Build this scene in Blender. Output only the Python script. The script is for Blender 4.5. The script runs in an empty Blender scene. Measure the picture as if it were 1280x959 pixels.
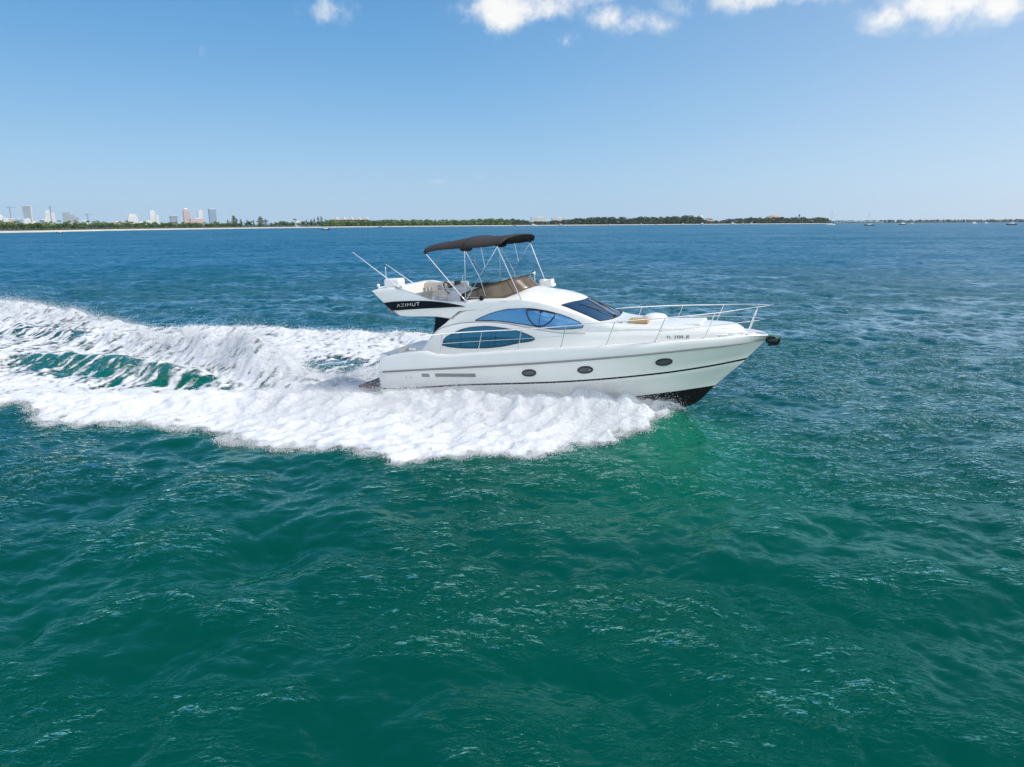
import bpy, bmesh, math, random
import numpy as np
from mathutils import Matrix, Vector
R_ = math.radians
scene = bpy.context.scene
COL = scene.collection

# ------------------------------------------------------------------ camera, sky, sun, exposure
PITCH, ROLL, CAM_H, FOC = R_(12.82), R_(0.25), 6.2, 880.0
cam_d = bpy.data.cameras.new('camera'); cam_d.sensor_width = 36.0; cam_d.lens = FOC / 1280 * 36.0
cam_d.clip_start = 0.1; cam_d.clip_end = 80000
cam = bpy.data.objects.new('camera', cam_d); COL.objects.link(cam)
fw = Vector((0, math.cos(PITCH), -math.sin(PITCH))); up = Vector((0, math.sin(PITCH), math.cos(PITCH))); rt = Vector((1, 0, 0))
c_, s_ = math.cos(ROLL), math.sin(ROLL)
r2 = rt * c_ - up * s_; u2 = up * c_ + rt * s_
M = Matrix((( r2.x, u2.x, -fw.x, 0), (r2.y, u2.y, -fw.y, 0), (r2.z, u2.z, -fw.z, CAM_H), (0, 0, 0, 1)))
cam.matrix_world = M
scene.camera = cam

SUN_EL, SUN_AZ = R_(50), R_(96)        # azimuth measured from +Y (view direction) towards +X (right)
sun_d = bpy.data.lights.new('sun', 'SUN'); sun_d.energy = 3.0; sun_d.angle = R_(0.53); sun_d.color = (1.0, 0.95, 0.87)
sun = bpy.data.objects.new('sun', sun_d); COL.objects.link(sun)
sdir = Vector((math.sin(SUN_AZ) * math.cos(SUN_EL), math.cos(SUN_AZ) * math.cos(SUN_EL), math.sin(SUN_EL)))
sun.rotation_euler = sdir.to_track_quat('Z', 'Y').to_euler()
scene.view_settings.view_transform = 'Standard'; scene.view_settings.look = 'None'
scene.view_settings.exposure = 0.28; scene.view_settings.gamma = 1.0
scene.render.engine = 'CYCLES'
scene.cycles.max_bounces = 10; scene.cycles.diffuse_bounces = 6; scene.cycles.transparent_max_bounces = 16
scene.cycles.use_denoising = True
scene.cycles.sample_clamp_indirect = 6.0; scene.cycles.sample_clamp_direct = 6.0
scene.cycles.use_adaptive_sampling = False

SKY_STRENGTH = 0.10; SKY_GAIN = 0.905
w = bpy.data.worlds.new('World'); scene.world = w; w.use_nodes = True
nt = w.node_tree; nt.nodes.clear()
N = nt.nodes.new; LK = nt.links.new
out = N('ShaderNodeOutputWorld'); bg = N('ShaderNodeBackground'); LK(bg.outputs[0], out.inputs[0])
sky = N('ShaderNodeTexSky'); sky.sky_type = 'NISHITA'; sky.sun_disc = False
sky.sun_elevation = SUN_EL; sky.sun_rotation = SUN_AZ; sky.altitude = 0; sky.air_density = 1.0; sky.dust_density = 0.6; sky.ozone_density = 2.2
bg.inputs['Strength'].default_value = SKY_STRENGTH; w.cycles.sampling_method = 'MANUAL'; w.cycles.sample_map_resolution = 2048
def wm(op, a, b=None, c=None, clamp=False):
    n = N('ShaderNodeMath'); n.operation = op; n.use_clamp = clamp
    for i, v in enumerate((a, b, c)):
        if v is None: continue
        if isinstance(v, (int, float)): n.inputs[i].default_value = v
        else: LK(v, n.inputs[i])
    return n.outputs[0]
# clouds: cumulus banks at given compass directions of the sky, broken up by noise
tc = N('ShaderNodeTexCoord')
nz = N('ShaderNodeTexNoise'); nz.inputs['Scale'].default_value = 22; nz.inputs['Detail'].default_value = 8; nz.inputs['Roughness'].default_value = 0.58
LK(tc.outputs['Generated'], nz.inputs['Vector'])
nz2 = N('ShaderNodeTexNoise'); nz2.inputs['Scale'].default_value = 60; nz2.inputs['Detail'].default_value = 6; nz2.inputs['Roughness'].default_value = 0.6
LK(tc.outputs['Generated'], nz2.inputs['Vector'])
sx = N('ShaderNodeSeparateXYZ'); LK(tc.outputs['Generated'], sx.inputs[0])
az = wm('ARCTAN2', sx.outputs[0], sx.outputs[1]); el = wm('ARCSINE', sx.outputs[2])
# azimuth, elevation, half widths (degrees), density
CLOUDS = [(-1.0, 15.1, 2.7, 1.6, 1.35), (2.0, 15.3, 3.2, 1.3, 1.0), (4.19, 13.3, 0.9, 0.7, 0.95), (9.6, 13.9, 2.2, 1.0, 0.74), (7.0, 14.6, 2.4, 0.9, 0.74), (4.7, 16.2, 4.0, 1.0, 0.9),
          (-13.2, 15.0, 2.4, 1.3, 0.60), (18.7, 15.3, 6.2, 1.0, 1.1), (29.8, 13.8, 3.6, 1.6, 1.35), (26.4, 13.1, 2.4, 1.1, 0.85), (32.6, 12.9, 2.6, 1.0, 0.95), (-22.1, 11.6, 0.8, 0.5, 0.47),
          (-0.55, 4.57, 1.1, 0.2, 0.33), (-6.05, 3.2, 2.0, 0.2, 0.31), (-2.4, 3.5, 1.0, 0.18, 0.29), (-32.9, 1.84, 0.2, 0.1, 0.42), (-9.3, 16.3, 2.0, 0.7, 0.5),
          (4, 21.5, 9, 2.2, 0.9), (38, 21, 9, 3, 0.9), (75, 22, 14, 6, 0.9), (130, 25, 25, 16, 1.3), (-165, 28, 30, 20, 1.4), (-110, 26, 26, 16, 1.3), (170, 38, 40, 14, 1.2)]  # wide banks at the end are unseen, added behind the camera as fill light
tot = None
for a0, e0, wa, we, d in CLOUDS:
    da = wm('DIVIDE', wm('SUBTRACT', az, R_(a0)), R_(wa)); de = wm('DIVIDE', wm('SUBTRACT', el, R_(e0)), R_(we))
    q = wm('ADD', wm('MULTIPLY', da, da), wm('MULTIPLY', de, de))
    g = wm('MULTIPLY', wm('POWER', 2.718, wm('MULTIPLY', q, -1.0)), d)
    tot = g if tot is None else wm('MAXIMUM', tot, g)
dens = wm('SUBTRACT', wm('ADD', wm('MULTIPLY', nz.outputs[0], 2.7), wm('MULTIPLY', nz2.outputs[0], 1.1)), 1.95)
dens = wm('ADD', wm('MULTIPLY', tot, 1.0), wm('MULTIPLY', dens, wm('POWER', tot, 0.5)))
mr = N('ShaderNodeMapRange'); mr.interpolation_type = 'SMOOTHSTEP'; LK(dens, mr.inputs[0])
mr.inputs[1].default_value = 0.16; mr.inputs[2].default_value = 1.30; mr.inputs[3].default_value = 0; mr.inputs[4].default_value = 0.9
mixc = N('ShaderNodeMix'); mixc.data_type = 'RGBA'
# clear sky: the Nishita sky evened out by a measured blue gradient, paler towards the sun's side
grad = N('ShaderNodeValToRGB'); cr = grad.color_ramp; cr.interpolation = 'B_SPLINE'
STOPS = [(0.0, (.42, .60, .79)), (0.06, (.345, .565, .79)), (0.12, (.255, .49, .76)), (0.20, (.145, .385, .70)), (0.30, (.085, .29, .60)), (0.55, (.035, .20, .50)), (1.0, (.02, .13, .40))]
while len(cr.elements) < len(STOPS): cr.elements.new(0.5)
for e_, (p_, c0) in zip(cr.elements, STOPS): e_.position = p_; e_.color = (*c0, 1)
LK(wm('MAXIMUM', sx.outputs[2], 0.0), grad.inputs[0])
side = wm('MAXIMUM', wm('ADD', wm('MULTIPLY', sx.outputs[0], sdir.x), wm('ADD', wm('MULTIPLY', sx.outputs[1], sdir.y), wm('MULTIPLY', sx.outputs[2], sdir.z))), 0.0)
glow = N('ShaderNodeMix'); glow.data_type = 'RGBA'; LK(wm('MULTIPLY', wm('MULTIPLY', wm('POWER', side, 1.4), 1.25), wm('POWER', wm('SUBTRACT', 1.0, wm('ABSOLUTE', sx.outputs[2])), 2.6), None, True), glow.inputs[0]); LK(grad.outputs[0], glow.inputs[6]); glow.inputs[7].default_value = (.95, .98, 1.02, 1)
sc_ = N('ShaderNodeVectorMath'); sc_.operation = 'SCALE'; LK(glow.outputs[2], sc_.inputs[0]); sc_.inputs['Scale'].default_value = SKY_GAIN / SKY_STRENGTH
mixs = N('ShaderNodeMix'); mixs.data_type = 'RGBA'; mixs.inputs[0].default_value = 0.88; LK(sky.outputs[0], mixs.inputs[6]); LK(sc_.outputs[0], mixs.inputs[7])
cloud_fill = N('ShaderNodeMapRange'); LK(sx.outputs[1], cloud_fill.inputs[0]); cloud_fill.inputs[1].default_value = 0.25; cloud_fill.inputs[2].default_value = -0.4; cloud_fill.inputs[3].default_value = 0.86 / SKY_STRENGTH; cloud_fill.inputs[4].default_value = 2.3 / SKY_STRENGTH
cc = N('ShaderNodeVectorMath'); cc.operation = 'SCALE'; cc.inputs[0].default_value = (1.0, .985, .95); LK(cloud_fill.outputs[0], cc.inputs['Scale'])   # clouds out of view behind the camera are boosted to fill the hull's shaded side
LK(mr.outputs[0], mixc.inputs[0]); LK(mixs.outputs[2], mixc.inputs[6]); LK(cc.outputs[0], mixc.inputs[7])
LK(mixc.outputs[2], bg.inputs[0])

# ------------------------------------------------------------------ helpers
def mat(name, col, rough=0.5, metal=0.0, ior=1.5, coat=0.0, noise=None, bump=None, spec=0.5):
    m = bpy.data.materials.new(name); m.use_nodes = True
    t = m.node_tree; b = t.nodes['Principled BSDF']
    b.inputs['Base Color'].default_value = (*col, 1); b.inputs['Roughness'].default_value = rough
    b.inputs['Metallic'].default_value = metal; b.inputs['IOR'].default_value = ior; b.inputs['Coat Weight'].default_value = coat
    b.inputs['Specular IOR Level'].default_value = spec
    if noise:
        sc, amt = noise
        n = t.nodes.new('ShaderNodeTexNoise'); n.inputs['Scale'].default_value = sc; n.inputs['Detail'].default_value = 5
        tcn = t.nodes.new('ShaderNodeTexCoord'); t.links.new(tcn.outputs['Object'], n.inputs['Vector'])
        r = t.nodes.new('ShaderNodeValToRGB'); r.color_ramp.elements[0].position = 0.3; r.color_ramp.elements[1].position = 0.7
        r.color_ramp.elements[0].color = (*[c * (1 - amt) for c in col], 1); r.color_ramp.elements[1].color = (*[min(1, c * (1 + amt)) for c in col], 1)
        t.links.new(n.outputs[0], r.inputs[0]); t.links.new(r.outputs[0], b.inputs['Base Color'])
    if bump:
        sc, st = bump
        n = t.nodes.new('ShaderNodeTexNoise'); n.inputs['Scale'].default_value = sc; n.inputs['Detail'].default_value = 4
        tcn = t.nodes.new('ShaderNodeTexCoord'); t.links.new(tcn.outputs['Object'], n.inputs['Vector'])
        bp = t.nodes.new('ShaderNodeBump'); bp.inputs['Strength'].default_value = st; bp.inputs['Distance'].default_value = 0.01
        t.links.new(n.outputs[0], bp.inputs['Height']); t.links.new(bp.outputs[0], b.inputs['Normal'])
    return m

def link_mesh(name, verts, faces, m, parent=None, smooth=True, mats=None, fm=None):
    me = bpy.data.meshes.new(name); me.from_pydata([tuple(v) for v in verts], [], faces); me.update()
    for mm in (mats or [m]): me.materials.append(mm)
    if fm is not None: me.polygons.foreach_set('material_index', fm)
    if smooth is True: me.polygons.foreach_set('use_smooth', [True] * len(me.polygons))
    o = bpy.data.objects.new(name, me); COL.objects.link(o)
    if parent is not None: o.parent = parent
    if smooth == 'auto': me.polygons.foreach_set('use_smooth', [True] * len(me.polygons)); me.set_sharp_from_angle(angle=R_(35))
    return o

def np_mesh(name, co, quads, m, parent=None, smooth=True):
    me = bpy.data.meshes.new(name); n = len(quads); k = quads.shape[1]
    me.vertices.add(len(co)); me.vertices.foreach_set('co', np.ascontiguousarray(co, np.float32).ravel())
    me.loops.add(n * k); me.loops.foreach_set('vertex_index', np.ascontiguousarray(quads, np.int32).ravel())
    me.polygons.add(n); me.polygons.foreach_set('loop_start', np.arange(0, n * k, k, dtype=np.int32))
    me.update(calc_edges=True)
    if smooth: me.polygons.foreach_set('use_smooth', np.ones(n, bool))
    if m: me.materials.append(m)
    o = bpy.data.objects.new(name, me); COL.objects.link(o)
    if parent is not None: o.parent = parent
    return o

def tag(o, label=None, cat=None, group=None, kind=None):
    if label: o['label'] = label
    if cat: o['category'] = cat
    if group: o['group'] = group
    if kind: o['kind'] = kind
    return o

def empty(name, loc=(0, 0, 0)):
    o = bpy.data.objects.new(name, None); o.location = loc; o.empty_display_size = 0.3; COL.objects.link(o); return o

def pchip(xs, ys):
    xs = np.array(xs, float); ys = np.array(ys, float); h = np.diff(xs); d = np.diff(ys) / h
    m = np.zeros(len(xs)); m[0], m[-1] = d[0], d[-1]
    for i in range(1, len(xs) - 1):
        if d[i - 1] * d[i] > 0:
            w1, w2 = 2 * h[i] + h[i - 1], h[i] + 2 * h[i - 1]; m[i] = (w1 + w2) / (w1 / d[i - 1] + w2 / d[i])
    def f(x):
        x = np.clip(np.asarray(x, float), xs[0], xs[-1]); i = np.clip(np.searchsorted(xs, x) - 1, 0, len(xs) - 2)
        t = (x - xs[i]) / h[i]
        return (1 + 2 * t) * (1 - t) ** 2 * ys[i] + t * (1 - t) ** 2 * h[i] * m[i] + t * t * (3 - 2 * t) * ys[i + 1] + t * t * (t - 1) * h[i] * m[i + 1]
    return f

class MB:
    """collects shapes into one mesh"""
    def __init__(s): s.v = []; s.f = []; s.mi = []
    def add(s, v, f, mi=0):
        b = len(s.v); s.v += [tuple(p) for p in v]; s.f += [tuple(i + b for i in q) for q in f]; s.mi += [mi] * len(f)
    def box(s, c, d, rz=0, mi=0, ry=0):
        x, y, z = [k / 2 for k in d]; Rm = Matrix.Rotation(rz, 3, 'Z') @ Matrix.Rotation(ry, 3, 'Y')
        v = [Vector(c) + Rm @ Vector((a * x, b * y, e * z)) for a in (-1, 1) for b in (-1, 1) for e in (-1, 1)]
        s.add(v, [(0, 1, 3, 2), (4, 6, 7, 5), (0, 4, 5, 1), (2, 3, 7, 6), (0, 2, 6, 4), (1, 5, 7, 3)], mi)
    def tube(s, pts, r, n=8, mi=0, cap=True):
        pts = [Vector(p) for p in pts]; k = len(pts); rs = r if isinstance(r, (list, tuple)) else [r] * k
        rings = []; prev = None
        for i, p in enumerate(pts):
            t = (pts[min(i + 1, k - 1)] - pts[max(i - 1, 0)]).normalized()
            if prev is None:
                a = Vector((0, 0, 1)) if abs(t.z) < 0.9 else Vector((1, 0, 0)); u = t.cross(a).normalized()
            else: u = (prev - t * prev.dot(t)).normalized()
            prev = u; w2 = t.cross(u)
            rings.append([p + (u * math.cos(2 * math.pi * j / n) + w2 * math.sin(2 * math.pi * j / n)) * rs[i] for j in range(n)])
        v = [q for g in rings for q in g]
        f = [(i * n + j, i * n + (j + 1) % n, (i + 1) * n + (j + 1) % n, (i + 1) * n + j) for i in range(k - 1) for j in range(n)]
        if cap: f += [tuple(range(n - 1, -1, -1)), tuple(range((k - 1) * n, k * n))]
        s.add(v, f, mi)
    def ell(s, c, r, nu=14, nv=9, mi=0, R3=None, zmin=-1):
        v, f = [], []
        for i in range(nv + 1):
            ph = -math.pi / 2 + math.pi * i / nv; zz = max(math.sin(ph), zmin); rr = math.cos(ph)
            for j in range(nu):
                a = 2 * math.pi * j / nu; p = Vector((r[0] * rr * math.cos(a), r[1] * rr * math.sin(a), r[2] * zz))
                v.append(Vector(c) + (R3 @ p if R3 else p))
        for i in range(nv):
            for j in range(nu): f.append((i * nu + j, i * nu + (j + 1) % nu, (i + 1) * nu + (j + 1) % nu, (i + 1) * nu + j))
        s.add(v, f, mi)
    def prism(s, prof, ax, h0, h1, mi=0):
        """closed 2D profile extruded along axis ax (0,1,2)"""
        n = len(prof); v = []
        for h in (h0, h1):
            for a, b in prof:
                p = [a, b]; p.insert(ax, h); v.append(p)
        f = [tuple(range(n)), tuple(range(2 * n - 1, n - 1, -1))] + [(i, (i + 1) % n, n + (i + 1) % n, n + i) for i in range(n)]
        s.add(v, f, mi)
    def rbox(s, c, d, r=0.05, rz=0, mi=0, seg=3):
        """box with rounded plan corners and rounded top edges"""
        x, y, z = d[0] / 2, d[1] / 2, d[2]; r = min(r, x * .95, y * .95, z * .95)
        rings = []
        for lev in range(-1, seg + 1):
            if lev < 0: zz, ins = 0.0, 0.0
            else:
                a = math.pi / 2 * lev / seg; zz = z - r + r * math.sin(a); ins = r * (1 - math.cos(a))
            ring = []
            for qx, qy, a0 in ((1, 1, 0), (-1, 1, 90), (-1, -1, 180), (1, -1, 270)):
                for k in range(seg + 1):
                    a = R_(a0 + 90 * k / seg); ring.append(((x - r) * qx + (r - ins) * math.cos(a), (y - r) * qy + (r - ins) * math.sin(a), zz))
            rings.append(ring)
        n = len(rings[0]); Rm = Matrix.Rotation(rz, 3, 'Z')
        v = [Vector(c) + Rm @ Vector(p) for g in rings for p in g]
        f = [(i * n + j, i * n + (j + 1) % n, (i + 1) * n + (j + 1) % n, (i + 1) * n + j) for i in range(len(rings) - 1) for j in range(n)]
        f += [tuple(range(n - 1, -1, -1)), tuple(range((len(rings) - 1) * n, len(rings) * n))]
        s.add(v, f, mi)
    def build(s, name, m, parent=None, smooth='auto', mats=None):
        o = link_mesh(name, s.v, s.f, m, parent, smooth, mats, s.mi if mats else None)
        bm = bmesh.new(); bm.from_mesh(o.data); bmesh.ops.recalc_face_normals(bm, faces=bm.faces); bm.to_mesh(o.data); bm.free()
        return o

# ------------------------------------------------------------------ sea state (height field)
def spectrum_tile(n, L, seed, V, wdir, target, small):
    rng = np.random.default_rng(seed)
    k1 = np.fft.fftfreq(n, L / n) * 2 * np.pi; kx, ky = np.meshgrid(k1, k1, indexing='ij'); k = np.hypot(kx, ky); k[0, 0] = 1
    Lp = V * V / 9.81; cosf = (kx * wdir[0] + ky * wdir[1]) / k
    P = np.exp(-1 / (k * Lp) ** 2) / k ** 4.1 * (0.16 + cosf ** 2) * np.exp(-(k * small) ** 2); P[0, 0] = 0
    h0 = (rng.standard_normal((n, n)) + 1j * rng.standard_normal((n, n))) * np.sqrt(P / 2)
    h = np.real(np.fft.ifft2(h0)); s = target / h.std()
    dx = np.real(np.fft.ifft2(-1j * kx / k * h0)); dy = np.real(np.fft.ifft2(-1j * ky / k * h0))
    return h * s, dx * s, dy * s, L, n
def norm2(a, b): l = math.hypot(a, b); return (a / l, b / l)
T1_ = spectrum_tile(1024, 61.0, 11, 2.7, norm2(-0.45, -0.9), 0.060, 0.02)
T2_ = spectrum_tile(1024, 37.3, 23, 2.0, norm2(0.55, -0.85), 0.030, 0.02)
def bil(a, u, v, wrap=True):
    n0, n1 = a.shape; i = np.floor(u).astype(int); j = np.floor(v).astype(int); fu = u - i; fv = v - j
    if wrap: i0, i1, j0, j1 = i % n0, (i + 1) % n0, j % n1, (j + 1) % n1
    else: i0, i1, j0, j1 = np.clip(i, 0, n0 - 1), np.clip(i + 1, 0, n0 - 1), np.clip(j, 0, n1 - 1), np.clip(j + 1, 0, n1 - 1)
    return a[i0, j0] * (1 - fu) * (1 - fv) + a[i1, j0] * fu * (1 - fv) + a[i0, j1] * (1 - fu) * fv + a[i1, j1] * fu * fv
def sea_disp(x, y):
    H = np.zeros_like(x); DX = np.zeros_like(x); DY = np.zeros_like(x)
    for (h, dx, dy, L, n), rot in ((T1_, 0.0), (T2_, 0.5)):
        c, s = math.cos(rot), math.sin(rot); u = (x * c + y * s) / L * n; v = (-x * s + y * c) / L * n
        H += bil(h, u, v); a = bil(dx, u, v); b = bil(dy, u, v); DX += a * c - b * s; DY += a * s + b * c
    return H, DX * 0.72, DY * 0.72

# ------------------------------------------------------------------ the wake: height and foam cover on a raster
WX0, WX1, WY0, WY1, WS = -60.0, 14.0, 12.0, 72.0, 0.12
gx = np.arange(WX0, WX1, WS); gy = np.arange(WY0, WY1, WS); GX, GY = np.meshgrid(gx, gy, indexing='ij')
def inside(poly, X, Y):
    r = np.zeros(X.shape, bool); n = len(poly)
    for i in range(n):
        x0, y0 = poly[i]; x1, y1 = poly[(i + 1) % n]
        if y0 == y1: continue
        c = ((y0 > Y) != (y1 > Y)) & (X < (x1 - x0) * (Y - y0) / (y1 - y0) + x0); r ^= c
    return r
def seg_dist(line, X, Y):
    """distance to a polyline and the height interpolated along it"""
    D = np.full(X.shape, 1e9); Z = np.zeros(X.shape)
    for (x0, y0, z0), (x1, y1, z1) in zip(line[:-1], line[1:]):
        dx, dy = x1 - x0, y1 - y0; t = np.clip(((X - x0) * dx + (Y - y0) * dy) / (dx * dx + dy * dy), 0, 1)
        d = np.hypot(X - x0 - t * dx, Y - y0 - t * dy); m = d < D; D[m] = d[m]; Z[m] = (z0 + t * (z1 - z0))[m]
    return D, Z
def fnoise(seed, cell, beta=1.6, stretch=(1, 1), ang=0.0, shape=None):
    """band limited random field on the raster, zero mean, unit deviation"""
    n0, n1 = shape or GX.shape; rng = np.random.default_rng(seed)
    f0 = np.fft.fftfreq(n0, WS)[:, None]; f1 = np.fft.fftfreq(n1, WS)[None, :]
    c, s = math.cos(ang), math.sin(ang); a = (f0 * c + f1 * s) * stretch[0]; b = (-f0 * s + f1 * c) * stretch[1]
    k = np.sqrt(a * a + b * b) + 1e-9; amp = (k * k + (1 / cell) ** 2) ** (-beta / 2 * 1.0)
    r = np.real(np.fft.ifft2(np.fft.fft2(rng.standard_normal((n0, n1))) * amp)); r -= r.mean(); return r / r.std()
def blur(a, sig):
    f0 = np.fft.fftfreq(a.shape[0], WS)[:, None]; f1 = np.fft.fftfreq(a.shape[1], WS)[None, :]
    return np.real(np.fft.ifft2(np.fft.fft2(a) * np.exp(-2 * (np.pi * sig) ** 2 * (f0 ** 2 + f1 ** 2))))
def sstep(a, lo, hi): t = np.clip((a - lo) / (hi - lo), 0, 1); return t * t * (3 - 2 * t)
NEAR = [(5.75, 22.3), (5.05, 21.35), (4.45, 20.8), (3.85, 20.2), (2.88, 19.43), (1.8, 19.0), (1.08, 18.3), (0.42, 18.04), (-0.34, 18.74), (-0.89, 18.46), (-1.73, 18.07), (-2.56, 17.75), (-3.23, 17.96), (-4.09, 18.51), (-4.93, 18.8), (-6.1, 18.96), (-7.21, 19.57), (-8.27, 19.9), (-9.17, 20.49), (-10.31, 21.02), (-11.16, 21.48), (-12.54, 21.23), (-13.55, 21.24), (-14.46, 21.17), (-15.44, 22.01), (-16.5, 23.34), (-17.33, 23.03), (-18.58, 22.55), (-20.39, 22.19), (-30, 21.5), (-45, 21), (-60, 20)]
FAR = [(-60, 66.5), (-57.42, 65.19), (-45.59, 57.52), (-38.96, 53.68), (-32.46, 49.22), (-27.16, 44.79), (-25.38, 43.59), (-23.12, 42.14), (-20.19, 42.05), (-16.17, 41.59), (-13.39, 41.84), (-10.1, 40.14), (-7.22, 39.45), (-4.44, 38.78), (0.01, 35.2), (4.2, 28.0), (5.3, 23.6)]
HOLE_E = [(-22.96, 31.5), (-22.5, 32.46), (-19.69, 32.79), (-16.23, 30.45), (-13.01, 28.71), (-9.71, 26.86), (-9.01, 26.17), (-12.87, 26.24), (-15.33, 26.83), (-18.93, 28.06)]
HOLE_C = [(-22.96, 31.5), (-22.5, 32.46), (-19.69, 32.79), (-16.23, 30.45), (-13.01, 28.71), (-9.71, 26.86), (-10.7, 26.75), (-13.6, 27.5), (-17.0, 28.7), (-20.5, 30.2)]
HOLE_D = [(-9.57, 31.2), (-9.57, 32.76), (-9.06, 34.01), (-7.56, 32.91), (-6.19, 31.31), (-6.41, 30.06), (-7.69, 29.57), (-8.58, 29.59)]
STREAK_1 = [(-29.9, 40.78), (-28.08, 42.31), (-22.75, 39.68), (-21.65, 36.92), (-27.84, 37.87)]
STREAK_2 = [(-21.36, 28.26), (-17.89, 28.5), (-13.68, 26.66), (-16.58, 26.31), (-20.01, 26.38)]
RIDGES = [  # crest polyline (x, y, height), half width
    ([(5.7, 22.15, 0.15), (5.45, 21.95, 0.40), (5.0, 21.75, 0.60), (4.4, 21.62, 0.72), (3.5, 21.55, 0.80), (2.5, 21.55, 0.83), (1.5, 21.75, 0.80), (0.0, 22.2, 0.74), (-2.2, 22.9, 0.64), (-3.9, 23.1, 0.56), (-5.39, 23.03, 0.5), (-7.97, 23.48, 0.4), (-12.07, 23.41, 0.35), (-17.37, 23.15, 0.3), (-20.95, 22.89, 0.3), (-60, 22.4, .2)], 1.3),
    ([(-5.62, 29.22, 0.15), (-7.36, 27.82, 0.35), (-8.11, 27.51, 0.45), (-8.55, 27.83, 0.55), (-9.21, 28.34, 0.75), (-10.13, 29.18, 1.05), (-11.22, 30.09, 1.15), (-12.17, 31.14, 1.15), (-17.56, 34.76, 0.75), (-30.41, 41.61, 0.5), (-60, 54, 0.4)], 1.0),
    ([(-1.69, 36.4, 0.3), (-6.12, 38.19, 0.3), (-9.78, 38.84, 0.35), (-15.64, 40.23, 0.35), (-20.32, 40.37, 0.35)], 0.8),
    ([(-22.92, 41.77, 0.3), (-25.9, 42.86, 0.6), (-29.94, 45.38, 0.8), (-35.49, 48.87, 0.9), (-42.39, 53.48, 0.9), (-60, 64.5, 0.9)], 1.5),
    ([(-40, 34.5, .3), (-26.03, 32.22, 0.35), (-23.47, 31.76, 0.4), (-18.69, 31.12, 0.55), (-15.4, 29.57, 0.5), (-11.59, 27.68, 0.2)], 0.7),
    ([(-5.3, 28.0, -0.15), (-6.67, 28.3, -0.3), (-8.58, 28.0, -0.35), (-11.26, 27.6, -0.35), (-16.19, 27.8, -0.25), (-21.1, 28.1, -0.15)], 1.1)]
WH = np.zeros(GX.shape)
for line, wd in RIDGES:
    D, Z = seg_dist(line, GX, GY); WH += Z * np.exp(-(D / wd) ** 2) * (1 + 0.16 * np.clip(fnoise(41, 1.6, 2.6), -1.2, 2.2))      # plumes along the crests
RD0, RZ0 = seg_dist(RIDGES[0][0], GX, GY)
full = (inside(NEAR + FAR, GX, GY)).astype(float)
FLOW = math.pi + R_(-23 * 0 + 0)     # the wake streams to the left of the yacht
ang = R_(152)
n_edge = fnoise(5, 0.75, 2.0); n_str = fnoise(7, 0.5, 2.2, (0.13, 1.0), ang); n_str2 = fnoise(9, 2.0, 2.5, (0.22, 1.0), ang); n_fine = fnoise(13, 0.35, 1.8)
edge = blur(full, 0.38) + 0.17 * n_edge + 0.08 * n_fine
cover = sstep(edge, 0.30, 0.78) * sstep(blur(full, 0.25), 0.05, 0.3)
holeE = sstep(blur(inside(HOLE_E, GX, GY).astype(float), 0.8) + 0.14 * n_edge, 0.12, 0.85)
holeC = sstep(blur(inside(HOLE_C, GX, GY).astype(float), 0.45) + 0.14 * n_edge, 0.25, 0.85)
holeD = sstep(blur(inside(HOLE_D, GX, GY).astype(float), 0.6) + 0.12 * n_edge, 0.12, 0.75)
st1 = blur(inside(STREAK_1, GX, GY).astype(float), 0.6); st2 = blur(inside(STREAK_2, GX, GY).astype(float), 0.3)
behind = sstep(-GX, 9, 24) * sstep(GY, 24.5, 27)      # older, thinner foam far astern
dens = 0.98 - 0.28 * holeE - 0.46 * holeC - 0.80 * holeD - 0.40 * st1 + 0.35 * st2 - 0.10 * behind
BAND = NEAR[:29] + [(p[0], p[1] + .5) for p in RIDGES[0][0][:-1][::-1]]
band = blur(inside(BAND, GX, GY).astype(float), 0.3)
solid = np.maximum(np.exp(-(RD0 / 1.6) ** 2), band * sstep(GX, -15, -4)) 
dens = dens + (0.20 * n_str * (1 - 0.5 * holeC) + 0.17 * n_str2) * (1 - 0.9 * np.clip(solid, 0, 1)) * (0.85 + 0.35 * behind + 0.9 * holeE + 1.0 * holeD + 1.0 * st1) + 0.62 * solid + 0.10 * n_fine * (1 - 0.8 * np.clip(solid, 0, 1))
FOAM = np.clip(cover * dens, 0, 1.45)
# boiling lumps on the white water
lump = fnoise(21, 0.8, 3.0); lump2 = fnoise(22, 0.30, 2.2)
lump3 = fnoise(25, 1.3, 3.2, (0.28, 1.0), R_(128))
LUMP = cover * np.clip(FOAM, 0, 1) * (0.020 * lump + 0.012 * lump2 + 0.055 * lump3) * (0.6 + 0.6 * solid)
front = cover * np.exp(-((edge - 0.75) / 0.35) ** 2) * 0.05
WH += front
AER = np.clip(np.exp(-(((GX - 4.9) / 1.9) ** 2 + ((GY - 20.0) / 2.8) ** 2)) * 0.52 + 0.36 * np.exp(-(((GX - 4.6) / 3.2) ** 2 + ((GY - 17.0) / 3.6) ** 2)) + 0.3 * holeE + 0.25 * blur(full, 1.2), 0, 1)
def ras(a, x, y): return bil(a, (x - WX0) / WS, (y - WY0) / WS, wrap=False)
def in_ras(x, y, m=1.5):
    return np.clip(np.minimum(np.minimum(x - WX0, WX1 - x), np.minimum(y - WY0, WY1 - y)) / m, 0, 1)

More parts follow.
